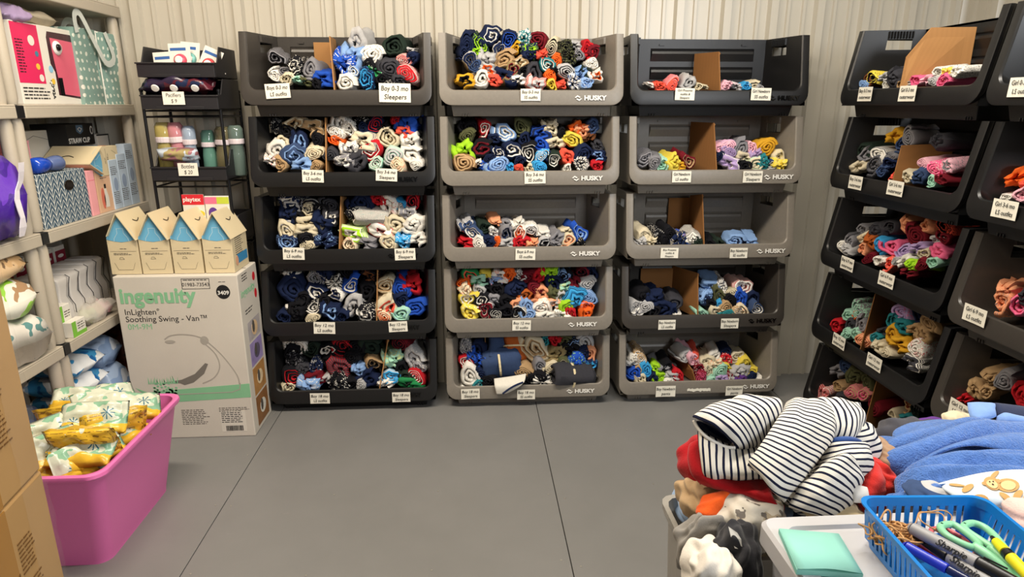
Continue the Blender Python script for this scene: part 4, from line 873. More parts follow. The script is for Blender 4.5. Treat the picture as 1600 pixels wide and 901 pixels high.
# bottom shelf: nappy packs
z4 = SHZ[4]
def pack(name, lab, x, y, z, L, Wd, H, cols, seed, rz=88, tilt=0, strp=None):
    t_ = pillow(L, Wd, H, seed, wr=.16, fin=.03).build(name, [cols, cols], None, smooth=True); t_.location = (x, y, z+H/2); t_.rotation_euler = (R(tilt), 0, R(rz)); tag(t_, lab, 'nappy pack'); return t_
def packmat(name, c1, c2, c3, sc=9):
    if name in _mc: return _mc[name]
    s = N(name); v = s.coord('Object'); f = s.math('GREATER_THAN', s.noise(sc, 2, v), .54); g = s.math('GREATER_THAN', s.noise(sc*1.7, 2, v), .60)
    s.setc(s.mix(g, s.mix(f, lin(c1), lin(c2)), lin(c3))); s.set(Roughness=.28); s.bump(s.noise(22, 3, v), .5, .004); _mc[name] = s.m; return s.m
PB = packmat('blue_nappy_wrap', 'd8dce0', '3c8cc0', '1c5c98'); PG = packmat('grey_blue_wrap', '9cb0cc', '8098bc', 'c8d0dc', 5); PR = packmat('brown_wrap', '6c3418', '7c4020', '3a2014'); PD = packmat('denim_wrap', '2a3c60', '1c2840', '8a94a8', 12)
for k in range(4): pack('nappy_pack', 'white and blue nappy pack on the bottom shelf, %s of four stacked' % ('lowest', 'second lowest', 'third lowest', 'topmost')[k], -1.70, 2.62, z4+.085*k, .20, .26, .083, PB, 60+k)
pack('nappy_pack', 'grey-blue crinkled pack standing on the bottom shelf', -1.67, 2.82, z4, .16, .18, .21, PG, 70)
pack('nappy_pack', 'grey-blue crinkled pack lying on another of its kind, bottom shelf', -1.68, 2.80, z4+.212, .18, .18, .12, PG, 71)
pack('nappy_pack', 'brown pack standing behind the swing box, bottom shelf', -1.70, 3.03, z4, .18, .18, .30, PR, 72)
pack('nappy_pack', 'dark blue pack on the near unit, bottom shelf, topmost of two', -1.66, 2.12, z4+.16, .30, .2, .15, PD, 73)
pack('nappy_pack', 'dark blue pack on the near unit, bottom shelf, lower of two', -1.66, 2.12, z4, .30, .2, .158, PD, 74)
# near unit contents
t_ = pillow(.34, .20, .30, 80, wr=.14, fin=.02).build('purple_bag_of_wipes', [packmat('purple_wrap', '4a2496', '3c1c84', '5c30ac', 4)]*2, None, smooth=True); t_.location = (-1.625, 2.20, SHZ[2]+.15); t_.rotation_euler = (0, 0, R(88)); tag(t_, 'shiny purple bag with a white torn edge on the near shelving unit', 'bag')
b = MB(); rnd = random.Random(4); b.loft([[Vector((-1.517+.006*sin(k), 2.27+.012*s_+.012*rnd.uniform(-1, 1)+.006*k, SHZ[2]+.02+k*.03)) for k in range(9)] for s_ in (-1, 1)], closed=False); b.build('white_edge', pm('white_torn', 'd8d4dc', .5), t_, solid=.003).matrix_parent_inverse = (Matrix.Translation(t_.location) @ t_.rotation_euler.to_matrix().to_4x4()).inverted()
pack('green_packet', 'dark green packet on top of the purple bag', -1.66, 2.10, SHZ[2]+.305, .22, .18, .06, packmat('green_wrap', '1c4c28', '24582c', '102c18'), 81)
t, hx, hy, h = qbox('dark_toy_box', 'dark blue printed box high on the near unit by the post', 'box', -1.85, -1.60, 1.9, 2.33, SHZ[1], SHZ[1]+.26, packmat('toy_print', '4a5478', '6c5c8c', 'a0a0a8')); 
pack('nappy_pack', 'tan nappy pack with small print, topmost on the near unit third shelf', -1.65, 2.21, SHZ[3]+.30, .26, .18, .10, packmat('tan_wrap', 'c4a884', 'b89870', '6c5844', 14), 82)
pack('nappy_pack', 'lime green and white nappy pack, middle one on the near unit third shelf', -1.64, 2.22, SHZ[3]+.165, .26, .18, .13, packmat('lime_wrap', '8cc83c', 'd8d8cc', 'a08060', 6), 83)
pack('nappy_pack', 'white nappy pack with teal writing, lowest on the near unit third shelf', -1.635, 2.24, SHZ[3], .27, .19, .16, packmat('white_wrap', 'd4d0c8', 'dcd8d0', '5c8c8c', 10), 84)
# ------------------------------------------------------------------ swing box
SB = cardm('white_corrugated', 'cfc8bc'); GRN = pm('mint_print', '86bf94', .6); GRY = pm('grey_print', '77726a', .6); LGY = pm('light_grey_print', 'a8a298', .6)
bx0, bx1, by = -1.512, -1.0, 2.745
t = empty('swing_box', 'tall white baby swing box printed with green lettering', 'box', ((bx0+bx1)/2, by, 0), R(0)); hw = (bx1-bx0)/2; H_ = .755; dp = .25
b = MB(); b.box(-hw, hw, 0, dp, 0, H_); b.build('box_body', SB, t, bevel=.004)
b = MB(); b.box(-hw+.004, hw-.004, dp/2-.002, dp/2+.002, H_, H_+.0008); b.build('top_seam', INKG, t)
text('ingenuity', .093, GRN, t, (-hw+.172, -.0010, .668), bold=.0030, xs=.93, name='lettering')
text('InLighten\u00b0', .036, INK, t, (-hw+.026, -.0004, .598), ax='LEFT'); text('Soothing Swing - Van\u2122', .036, INK, t, (-hw+.026, -.0004, .566), ax='LEFT'); text('0M-9M', .036, GRN, t, (-hw+.030, -.0004, .532), ax='LEFT')
text('01983-73543', .0215, INK, t, (hw-.175, -.0004, .716)); stroke(t, 'number_frame', INK, [(hw-.232, .698), (hw-.118, .698), (hw-.118, .742), (hw-.232, .742)], .002, 0, closed=True); lines(t, 'print_text', INK, hw-.225, hw-.125, .738, 1, .008, 0)
dec(t, 'black_disc', INK, ell(hw-.065, .682, .029, .031, 32), 0); text('3409', .024, LOGOW, t, (hw-.065, -.0010, .678), bold=.0005); lines(t, 'print_text', INK, hw-.08, hw-.05, .728, 1, .006, 0)
base = [(-hw+.02, .205), (-hw+.05, .235), (hw-.002, .262), (hw-.002, .188), (-hw+.06, .172)]; base = [(-hw+.03, .19), (-hw+.04, .215), (-hw+.1, .232), (hw-.001, .258), (hw-.001, .192), (-hw+.1, .174), (-hw+.05, .177)]
dec(t, 'swing_base_print', GRN, base, 0); stroke(t, 'swing_line', LGY, [(-hw+.18, .214), (hw-.08, .219), (hw-.045, .232), (hw-.04, .26)], .004, -.0006)
arm = catmull([Vector((x, z, 0)) for x, z in ((hw-.045, .25), (hw-.05, .30), (hw-.1, .39), (hw-.16, .46), (hw-.2, .485), (hw-.26, .495), (hw-.31, .49), (hw-.335, .475))], 6); stroke(t, 'swing_arm_print', LGY, [(p.x, p.y) for p in arm], .005, 0)
arm = catmull([Vector((x, z, 0)) for x, z in ((hw-.17, .45), (hw-.13, .40), (hw-.12, .34), (hw-.15, .29), (hw-.2, .265))], 6); stroke(t, 'swing_arm_print', LGY, [(p.x, p.y) for p in arm], .005, 0)
dec(t, 'swing_joint_print', LGY, ell(hw-.17, .465, .018, .02), 0); dec(t, 'toy_bar_print', LGY, ell(hw-.315, .462, .022, .008), -.0003)
dec(t, 'swing_seat_print', GRY, [(hw-.37, .272), (hw-.29, .284), (hw-.23, .31), (hw-.18, .36), (hw-.168, .355), (hw-.19, .31), (hw-.24, .27), (hw-.28, .258), (hw-.30, .268), (hw-.37, .268)], 0)
rn = random.Random(9); b = MB()
for k in range(46):
    x = -hw+.09+rn.random()*.105; z = .215+rn.random()*.055; b.poly(ell(x, z, .006, .005, 6, rn.random()), -.0006, .0005)
for k in range(16):
    x = -hw+.08+k*.008; b.poly([(x-.003, .265), (x+.004, .268), (x+rn.uniform(-.01, .01), .29+rn.random()*.015)], -.0007, .0005)
b.poly([(-hw+.02, .25), (-hw+.045, .225), (-hw+.09, .218), (-hw+.05, .235)], -.0007, .0005)
b.build('plant_print', GRN, t)
lines(t, 'print_text', INKG, -hw+.03, -hw+.13, .138, 1, .008, 0); 
lines(t, 'print_text', INKG, -hw+.20, -hw+.33, .138, 9, .0085, 0, seed=6); lines(t, 'print_text', INKG, -hw+.365, -hw+.5, .144, 3, .008, 0, seed=7)
dec(t, 'shipping_label', pm('label_paper', 'd8d2c6', .6), rect(hw-.145, hw-.035, .025, .128), 0); lines(t, 'print_text', INK, hw-.14, hw-.045, .12, 6, .009, -.0006, seed=8)
b = MB(); x = hw-.125
while x < hw-.05: w_ = rn.choice((.001, .002, .0013)); b.poly(rect(x, x+w_, .03, .055), -.0013, .0006); x += w_+rn.choice((.001, .0016))
b.build('barcode', INK, t)
# right side
text('ingenuity', .05, GRN, t, (hw+.0004, .11, .66), RX, bold=.001); dec(t, 'red_dot', REDP, ell(.2, .70, .018, .02), hw, 'X'); dec(t, 'red_dot', REDP, ell(.205, .62, .016, .022), hw, 'X'); lines(t, 'print_text', INK, .05, .12, .74, 3, .012, hw, 'X'); lines(t, 'print_text', INK, .05, .15, .58, 2, .014, hw, 'X')
for (za, zb, cA, cB) in ((.43, .52, 'b0a8a8', 'd8b890'), (.31, .42, '9888b8', '605870'), (.17, .30, 'b08048', 'e0c8a0'), (.02, .16, '8c6038', 'e0dcd0')):
    dec(t, 'photo_print', pm('photo_'+cA, cA, .5, .4, 20), rect(.055, .215, za, zb), hw, 'X'); dec(t, 'photo_figure', pm('photo_'+cB, cB, .5, .3, 30), ell(.14, (za+zb)/2, .04, .035, 12), hw+.0007, 'X'); dec(t, 'photo_figure', INKG, ell(.125, (za+zb)/2+.01, .016, .03, 10), hw+.0013, 'X')
# ------------------------------------------------------------------ pink tub with wipes
PT = plastic('pink_plastic', 'dd70ae', .32, .04)
def tub():
    t = empty('pink_tub', 'large bright pink plastic tub full of wipes packs', 'tub', (0, 0, 0))
    def ring(x0, x1, y0, y1, z, c, rc=.03):
        p = []
        cs = [((x1, y0), -90), ((x1, y1), 0), ((x0, y1), 90), ((x0, y0), 180)]
        for i, ((cx_, cy_), a0) in enumerate(cs):
            r = rc if i != 3 else rc+.055*c
            sx_ = -1 if cx_ == x1 else 1; sy_ = -1 if cy_ == y1 else 1
            for k in range(6):
                a = R(a0+k*18)
                if i == 3:   # flat chamfer
                    e = k/5; p.append(Vector((cx_+r*e if False else cx_+r*e, cy_+r*(1-e), z)) if False else Vector((x0+r*(k/5), y0+r*(1-k/5), z)))
                else: p.append(Vector((cx_+sx_*r+r*cos(a), cy_+sy_*r+r*sin(a), z)))
        return p
    X0, X1, YA, YB = -1.52, -1.155, 1.84, 2.42
    b = MB(); H = .36
    ins = lambda k: (X0+.055*(1-k), X1-.055*(1-k), YA+.055*(1-k), YB-.065*(1-k))
    R_ = []
    for z, k in ((0, 0), (.004, 0), (.02, .03), (.18, .5), (.335, .95)): R_.append(ring(*ins(k), z, 1.1, .045))
    o_ = lambda e, z: ring(X0-e, X1+e, YA-e, YB+e, z, 1.0, .05)
    R_ += [o_(-.001, .338), o_(.010, .342), o_(.013, .350), o_(.011, .360), o_(.004, .364), o_(-.006, .360)]
    for z, k in ((.335, .95), (.18, .5), (.02, .03)):
        a = ins(k); R_.append(ring(a[0]+.006, a[1]-.006, a[2]+.006, a[3]-.006, z, 1.0, .045))
    # fix the order of the chamfer points so that they run on from the third corner
    b.loft(R_, True, True, True); b.build('tub_body', PT, t, smooth=False, auto=35)
    return t
tub()
def wipemat():
    s = N('wipes_front'); ob = s.coord('Object'); sp = s.n('ShaderNodeSeparateXYZ'); s.l(ob, sp.inputs[0])
    base = s.mix(s.math('GREATER_THAN', s.noise(14, 2, ob), .57), lin('ccd0bc'), lin('86b294'))
    for (cx_, cy_, r) in ((.045, .01, .022), (-.055, -.015, .016)):
        dx = s.math('SUBTRACT', sp.outputs[0], cx_); dy = s.math('SUBTRACT', sp.outputs[1], cy_)
        d = s.math('SQRT', s.math('ADD', s.math('MULTIPLY', dx, dx), s.math('MULTIPLY', dy, dy)))
        a = s.math('ABSOLUTE', s.math('SINE', s.math('MULTIPLY', s.math('ARCTAN2', dy, dx), 4)))
        f = s.math('MULTIPLY', s.math('LESS_THAN', d, r), s.math('LESS_THAN', s.math('MULTIPLY', a, s.math('ADD', .25, s.math('MULTIPLY', d, 30))), .33))
        base = s.mix(f, base, lin('2c6880'))
    base = s.mix(s.math('LESS_THAN', s.math('ADD', sp.outputs[1], s.math('MULTIPLY', s.math('SUBTRACT', s.noise(9, 2, ob), .5), .05)), -.022), base, lin('deb234'))
    s.setc(base); s.set(Roughness=.25); s.bump(s.noise(26, 4, ob), .6, .004); return s.m
def wipeback():
    s = N('wipes_back'); ob = s.coord('Object'); sp = s.n('ShaderNodeSeparateXYZ'); s.l(ob, sp.inputs[0])
    l_ = s.math('LESS_THAN', s.math('FRACT', s.math('MULTIPLY', sp.outputs[2], 110)), .25); g = s.math('GREATER_THAN', s.noise(60, 2, ob), .5)
    c = s.mix(s.math('MULTIPLY', l_, g), lin('deb234'), lin('8c6c20')); c = s.mix(s.math('GREATER_THAN', s.noise(9, 2, ob), .66), c, lin('ccd0bc'))
    s.setc(c); s.set(Roughness=.25); s.bump(s.noise(26, 4, ob), .6, .004); return s.m
WF, WB = wipemat(), wipeback()
wp = [pillow(.205, .12, .046, 90+k, nx=26, ny=16, wr=.42, fin=.06) for k in range(4)]
wpm = [p.build('wipes_pack', [WF, WB], None, smooth=True) for p in wp]
for w_ in wpm: COL.objects.unlink(w_)
deps = [(350, 78, .415, 15, 30, 8, 'white wipes pack with blue star at the back left of the pile'), (495, 80, .42, 48, 40, 5, 'white and yellow wipes pack, back middle with star near its corner'), (605, 105, .40, 30, 28, 12, 'white wipes pack at the back right, next to the bare tub corner'),
 (215, 85, .41, 20, 20, -8, 'greenish wipes pack at the far left of the pile'), (235, 235, .40, 62, 60, 0, 'yellow side-up wipes pack leaning by the taped cardboard box'), (440, 160, .425, 12, 47, 4, 'long wipes pack in the middle, stars on its pale top'),
 (640, 185, .385, 40, -75, 6, 'yellow and white wipes pack at the right, under the back right one'), (390, 262, .415, 8, -62, 2, 'yellow-faced wipes pack in the centre with printed text'), (330, 355, .385, 2, 26, 0, 'white wipes pack with star at the front by the rim'),
 (560, 310, .37, 52, 34, 0, 'white wipes pack slanting along the right rim'), (185, 340, .385, 55, 60, 0, 'green and yellow wipes pack in the front left corner'), (445, 370, .36, 60, 70, 0, 'yellow wipes pack wedged between the two front ones'),
 (165, 165, .39, 10, -70, 0, 'orange-yellow wipes pack half hidden by the cardboard'), (300, 150, .36, 30, 12, 0, 'wipes pack lying under the back left one'), (520, 220, .34, 20, 22, 0, 'wipes pack under the centre of the pile'), (330, 250, .33, 80, 17, 0, 'wipes pack lowest in the middle of the tub'), (600, 240, .33, 70, 12, 0, 'wipes pack lowest at the right side of the tub'), (300, 420, .33, 5, 12, 0, 'yellow wipes pack lying flat along the front rim'), (660, 240, .345, 60, 32, 0, 'wipes pack edge showing at the right, deep in the tub')]
for k, (u, v, z, rz, rx, ry, lab) in enumerate(deps):
    p = onZ(u/2.9925, 600+v/2.9925, z); o = bpy.data.objects.new('wipes_pack', wpm[k % 4].data); link(o); o.location = p
    o.location.x = max(-1.42, min(-1.25, p.x)); o.location.y = max(1.95, min(2.31, p.y))
    o.rotation_euler = (R(rx), R(ry), R(rz)); tag(o, lab, 'wipes pack', 'wipes packs in the pink tub')
# ------------------------------------------------------------------ taped cardboard boxes, front left
CB = cardm('kraft_box', 'b08c5c'); TAPE = pm('brown_tape', 'a07438', .25, .1, 10, 30, .3); 
for k, (z0, z1, lab) in enumerate(((0, .588, 'brown shipping box with a shelf drawing, lower of two at front left'), (.592, 1.12, 'brown shipping box, upper of two stacked at front left'))):
    t = empty('shipping_box', lab, 'box', (-1.066, 1.49, z0), R(-7.5)+R(15), None)
    t.rotation_euler = (0, 0, R(7.6))
    b = MB(); h = z1-z0; b.box(-.42, 0, -.60, 0, 0, h); b.build('box_body', CB, t, bevel=.006)
    b = MB(); b.box(-.002, .0012, -.24, -.17, 0.002, h-.002) ; b.box(-.42, .0, -.3, -.24, h, h+.0012); b.build('packing_tape', TAPE, t)
    for q in range(3): lines(t, 'print_text', pm('brown_ink', '6e4c22', .7), -.155+q*.0, -.085, h-.10-.11*q, 8, .011, .0014, 'X', seed=q)
    if k == 0:
        z_ = .30; ink = pm('brown_ink', '6e4c22')
        for x_ in (-.30, -.20): stroke(t, 'shelf_drawing', ink, [(x_, .05), (x_, z_+.1)], .004, .0014, 'X')
        for q in range(5): stroke(t, 'shelf_drawing', ink, [(-.30, .08+q*.07), (-.20, .06+q*.07), (-.17, .08+q*.07)], .003, .0014, 'X')
        stroke(t, 'shelf_drawing', ink, [(-.20, z_+.1), (-.17, z_+.12), (-.17, .07), (-.2, .05)], .003, .0014, 'X')
    # stretch wrap at the far corner: crumpled clear film
    b = MB(); rn = random.Random(20+k); nz_ = 14
    path = [(-.40, .004), (-.2, .005), (-.04, .006), (.004, .006), (.006, -.02), (.005, -.06), (.003, -.10)]
    b.loft([[Vector((x+rn.uniform(-.002, .003), y+rn.uniform(-.001, .003), .002+j*(h-.004)/nz_)) for x, y in path] for j in range(nz_+1)], closed=False)
    b.build('stretch_wrap', CLEARS, t, smooth=True)
# ------------------------------------------------------------------ black wire rack with hopper bins
RK = pm('black_metal', '1a1a1c', .35, metal=.3); BB = plastic('black_bin_plastic', '222124', .4, .1)
rx0, rx1, ry0, ry1 = -1.378, -1.062, 2.95, 3.20
t = empty('wire_rack', 'black metal three-tier rack standing between shelving and left bins', 'rack', ((rx0+rx1)/2, (ry0+ry1)/2, 0)); cx_, cy_ = t.location.x, t.location.y
for x in (rx0-cx_, rx1-cx_):
    for y in (ry0-cy_, ry1-cy_):
        b = MB(); b.tube([(x, y, 0), (x, y, 1.5)], .0065, 10); b.lathe([(.004, 1.5), (.008, 1.502), (.008, 1.51), (.003, 1.514)], (x, y, 0), 10); b.build('upright', RK, t, auto=40)
RZ = (1.425, 1.13, .84, .45, .1)
for z in RZ:
    b = MB(); w_, d_ = (rx1-rx0)/2, (ry1-ry0)/2
    for zz in (z, z-.025):
        b.tube([(-w_, -d_, zz), (w_, -d_, zz)], .004, 8); b.tube([(-w_, d_, zz), (w_, d_, zz)], .004, 8); b.tube([(-w_, -d_, zz), (-w_, d_, zz)], .004, 8); b.tube([(w_, -d_, zz), (w_, d_, zz)], .004, 8)
    for k in range(1, 12): b.tube([(-w_+2*w_*k/12, -d_, z), (-w_+2*w_*k/12, d_, z)], .0016, 6)
    b.build('wire_shelf', RK, t, auto=40)
def hopper(z, label, h=.125, front=.058):
    t = empty('small_hopper_bin', label, 'bin', (cx_+.012, ry0-.03, z)); w = .155; d = .26
    b = MB()
    sp = [(0, 0), (-.012, front), (.03, front+.002), (.07, h), (d, h), (d, 0)]   # side profile (y,z)
    for s_ in (-1, 1):
        b.loft([[Vector((s_*w, y, zz)) for y, zz in sp], [Vector((s_*(w-.005), y, zz)) for y, zz in sp]], True, True, True)
    b.box(-w, w, -.012, -.004, .0, front, ty=0); b.box(-w, w, 0, d, 0, .005); b.box(-w, w, d-.005, d, 0, h); b.box(-w*.62, w*.62, -.016, -.010, 0.0, .012); b.box(-w-.004, w+.004, -.018, -.004, front-.006, front)
    b.build('bin_body', BB, t, bevel=.0015)
    return t
h1 = hopper(RZ[0]+.006, 'small black hopper bin with Pacifiers note, below another on the rack'); h0 = hopper(RZ[0]+.134, 'small black hopper bin on top of the rack holding pacifier cards'); h2 = hopper(RZ[1]+.006, 'small black hopper bin with Bottles note on the rack middle tier'); h3 = hopper(RZ[2]+.006, 'small black hopper bin on the rack lower tier behind the cartons')
def rnote(t, x, w, h, z, lns):
    b = MB(); b.box(-w/2, w/2, -.0006, 0, -h/2, h/2); o = b.build('paper_note', PAPER, t); o.location = (x, -.0195, z)
    for i, l_ in enumerate(lns): text(l_, h*.42, INK, o, (0, -.001, h*.22-i*h*.45), name='handwriting', shear=.1, xs=.85)
rnote(h1, -.02, .088, .052, .045, ('Pacifiers', '$ 9')); rnote(h2, .0, .082, .054, .048, ('Bottles', '$ 20'))
# pacifier cards
for k, (px, py, w, h, a, c_, lab) in enumerate(((257, 92, .085, .10, 4, 'a8bcd8', 'white and blue pacifier card at the left in the top hopper bin'), (281, 85, .09, .135, 2, 'd84860', 'tall white pacifier card with red pacifier, front middle'), (316, 85, .08, .11, -24, 'c84048', 'tilted pacifier card at the right in the top hopper bin'), (292, 78, .08, .11, -5, '78b8b0', 'pacifier card behind the front middle one'), (342, 82, .05, .06, 30, '70a8a0', 'small teal card at the far right behind the tilted one'))):
    Y_ = 2.955+(.03 if k < 3 else .06)+.004*k; p = onY(px, py+8, Y_); t = empty('pacifier_card', lab, 'package', (p.x, Y_, h0.location.z+.006)); t.rotation_euler = (R(-8), R(-a), 0)
    b = MB(); zz = p.z-t.location.z; b.box(-w/2, w/2, 0, .0015, 0, zz+h*.5); b.build('card', WHITEB, t)
    top = zz+h*.5
    dec(t, 'blue_band', pm('band_blue', '2f5c9c'), rect(-w*.42, w*.30, top-.030, top-.018), 0); 
    b = MB(); b.lathe([(.002, .014), (.022, .011), (.028, 0)], (0, 0, 0), 18, M=Matrix.Translation((0, 0, top-.070)) @ Matrix.Rotation(R(90), 4, 'X')); b.build('pacifier', pm('pac_'+c_, c_, .25), t, smooth=True)
    b = MB(); b.lathe([(.010, .004), (.016, .006), (.016, .002)], (0, 0, 0), 14, M=Matrix.Translation((0, -.012, top-.070)) @ Matrix.Rotation(R(90), 4, 'X')); b.build('pacifier_ring', LOGOW, t, smooth=True)
# wrapped item in second hopper
o = pillow(.30, .10, .075, 95, nx=18, wr=.3).build('wrapped_toy_packet', [packmat('dark_red_pack', '2a2038', '58202c', '1c2848', 10)]*2, None, smooth=True); o.location = (cx_-.0, ry0+.0, RZ[0]+.006+.102); o.rotation_euler = (R(30), 0, 0); tag(o, 'clear wrapped dark red and navy packet spanning the Pacifiers bin', 'package')
for dx in (-.075, .0, .085):
    b = MB(); b.lathe([(.001, .005), (.014, .004), (.016, 0)], (0, 0, 0), 16, M=Matrix.Translation((dx, -.055, .012)) @ Matrix.Rotation(R(90), 4, 'X')); b.build('round_badge', LOGOW, o)
# bottles in third hopper
def bottle(px, h, r, c_, lab, y=3.0, tilt=0):
    p = onY(px, 250, y); t = empty('feeding_bottle', lab, 'bottle', (p.x, y, h2.location.z+.006)); t.rotation_euler = (0, R(tilt), 0)
    b = MB(); b.lathe([(r*.8, 0), (r, .006), (r*.97, h*.45), (r*.85, h*.62), (r, h*.68), (r*.98, h*.93), (r*.7, h)], (0, 0, 0), 20); b.build('bottle_body', clearm('bt_'+c_, c_, .75, .12), t, smooth=True)
    b = MB(); b.lathe([(r*1.02, h*.64), (r*1.04, h*.66), (r*1.04, h*.72), (r*1.0, h*.74)], (0, 0, 0), 20); b.build('collar', pm('collar', 'd8ccd0', .3), t)
for px, h, r, c_, lab, tl in ((262, .235, .036, 'b8a860', 'yellow patterned feeding bottle, left one in the Bottles bin', 0), (284, .235, .033, 'd89098', 'pink patterned feeding bottle, beside the yellow one', -3), (300, .22, .028, 'a8b8cc', 'blue-white feeding bottle pack, behind the pink one', 0), (329, .20, .030, '6c9c8c', 'green-tinted clear feeding bottle, right of the pale ones', 0), (351, .215, .036, '807858', 'clear round feeding bottle, rightmost in front', 2), (372, .22, .034, '6a7c74', 'grey-green clear bottle at the right end of the Bottles bin', 0)):
    bottle(px, h, r, c_, lab, 3.0 if px < 320 else 3.05, tl)
o = pillow(.17, .055, .05, 97, wr=.1).build('bottle_sleeve_pack', [packmat('pale_sleeve', 'c0ccd8', 'a89868', 'a06c74', 12)]*2, None, smooth=True); o.location = (onY(279, 241, 2.945).x, 2.945, onY(279, 241, 2.945).z); o.rotation_euler = (R(-60), 0, 0); tag(o, 'pale patterned bottle pack lying along the front of the Bottles bin', 'package')
t, hx, hy, h = qbox('pacifier_pack', 'red and white pack reading playtex, leaning on the lower tier', 'package', onY(284, 310, 2.94).x, onY(318, 310, 2.94).x, 2.94, 2.946, .93, 1.072, WHITEB)
dec(t, 'red_band', REDP, rect(-hx, hx, h-.045, h), -hy); text('playtex', .026, LOGOW, t, (-.005, -hy-.0008, h-.022), bold=.0006); dec(t, 'pink_shape', PINKB, ell(-.025, h-.09, .022, .022), -hy); dec(t, 'yellow_shape', YELP, ell(.02, h-.085, .025, .016), -hy)
t, hx, hy, h = qbox('pacifier_pack', 'pink, lime and white pack with purple pacifier beside the red one', 'package', onY(319, 310, 2.94).x, onY(357, 310, 2.94).x, 2.94, 2.946, .93, 1.065, WHITEB)
dec(t, 'pink_band', pm('pink_band', 'e07090'), rect(-hx, 0, h-.035, h-.005), -hy); dec(t, 'lime_band', pm('lime_band', 'c0cc40'), rect(0, hx, h-.035, h-.005), -hy); dec(t, 'purple_shape', PURP, ell(-.02, h-.075, .02, .025), -hy); dec(t, 'grey_shape', pm('gm', '887888'), ell(.03, h-.075, .018, .025), -hy)
# ------------------------------------------------------------------ foreground: totes, heaped garments, basket
class Patch:
    """cloth sheet through a grid of points given as (photo x, photo y, distance); fold ripples run along the rows"""
    def __init__(s, rows, n=7, amp=.004, fs=(9, 26), seed=0, thick=.004, ridge=None):
        G = [[P(*q) for q in r] for r in rows]
        G = [catmull(r, n) for r in G]; cols = [catmull([G[i][j] for i in range(len(G))], n) for j in range(len(G[0]))]
        s.nu, s.nv = len(cols), len(cols[0]); s.g = [[cols[u][v] for u in range(s.nu)] for v in range(s.nv)]
        s.V = [0]; s.U = [0]
        md = s.nu//2; mv = s.nv//2
        for v in range(1, s.nv): s.V.append(s.V[-1]+(s.g[v][md]-s.g[v-1][md]).length)
        for u in range(1, s.nu): s.U.append(s.U[-1]+(s.g[mv][u]-s.g[mv][u-1]).length)
        s.N = [[None]*s.nu for _ in range(s.nv)]
        for v in range(s.nv):
            for u in range(s.nu):
                a = s.g[v][min(u+1, s.nu-1)]-s.g[v][max(u-1, 0)]; b = s.g[min(v+1, s.nv-1)][u]-s.g[max(v-1, 0)][u]
                n_ = a.cross(b); n_ = n_.normalized() if n_.length > 1e-12 else Vector((0, 0, 1))
                if n_.dot(CP-s.g[v][u]) < 0: n_ = -n_
                s.N[v][u] = n_
        o_ = Vector((seed*5.1, seed*2.7, 0)); s.thick = thick
        for v in range(s.nv):
            for u in range(s.nu):
                q = Vector((s.U[u]*fs[0], s.V[v]*fs[1], 0))+o_
                q = q+Vector((0, 1.1*noise.noise(q*.45+Vector((3, 9, 2))), 0)); h = .6-1.5*abs(noise.noise(q))+.45*noise.noise(q*2.3+Vector((7, 3, 1)))+.5*noise.noise(Vector((s.U[u]*fs[1]*.6, s.V[v]*fs[0]*.6, 4))+o_)
                if ridge: h += ridge[0]/amp*sin(6.283*(s.V[v]*ridge[1]+s.U[u]*ridge[2])+3*noise.noise(q*.35))
                e = min(u, s.nu-1-u, v, s.nv-1-v)/4; rim = -.006*max(0, 1-e)**2
                s.g[v][u] = s.g[v][u]+s.N[v][u]*(amp*h+rim)
    def build(s, name, mat, parent=None, solid=None, sub=1):
        me = bpy.data.meshes.new(name); V = [tuple(p) for r in s.g for p in r]; F = []; UVs = []
        for v in range(s.nv-1):
            for u in range(s.nu-1):
                F.append((v*s.nu+u, v*s.nu+u+1, (v+1)*s.nu+u+1, (v+1)*s.nu+u))
        me.from_pydata(V, [], F); ul = me.uv_layers.new(name='UVMap')
        for lp in me.loops: v, u = divmod(lp.vertex_index, s.nu); ul.data[lp.index].uv = (s.U[u], s.V[v])
        me.materials.append(mat)
        for p in me.polygons: p.use_smooth = True
        # make the normals look to the camera side so the thickness goes inward
        p0 = me.polygons[len(me.polygons)//2]
        if p0.normal.dot(CP-p0.center) < 0: me.flip_normals()
        o = bpy.data.objects.new(name, me); link(o, parent)
        q = o.modifiers.new('Solidify', 'SOLIDIFY'); q.thickness = solid or s.thick; q.offset = -1
        if sub: q = o.modifiers.new('Sub', 'SUBSURF'); q.levels = 1; q.render_levels = sub
        return o
    def at(s, u, v, off=.0):
        x = max(0, min(.9999, u))*(s.nu-1); y = max(0, min(.9999, v))*(s.nv-1); i, j = int(x), int(y); fx, fy = x-i, y-j
        p = (s.g[j][i]*(1-fx)+s.g[j][i+1]*fx)*(1-fy)+(s.g[j+1][i]*(1-fx)+s.g[j+1][i+1]*fx)*fy
        return p+s.N[j][i]*off
    def blob(s, name, mat, parent, cu, cv, ru, rv, off=.002, a=0, n=20):
        b = MB(); rings = []
        for k in (0.02, .5, 1):
            rings.append([s.at(cu+(ru*k*cos(t)*cos(a)-rv*k*sin(t)*sin(a)), cv+(ru*k*cos(t)*sin(a)+rv*k*sin(t)*cos(a)), off) for t in [2*pi*i/n for i in range(n)]])
        b.loft(rings, True, True, False); return b.build(name, mat, parent, smooth=True)
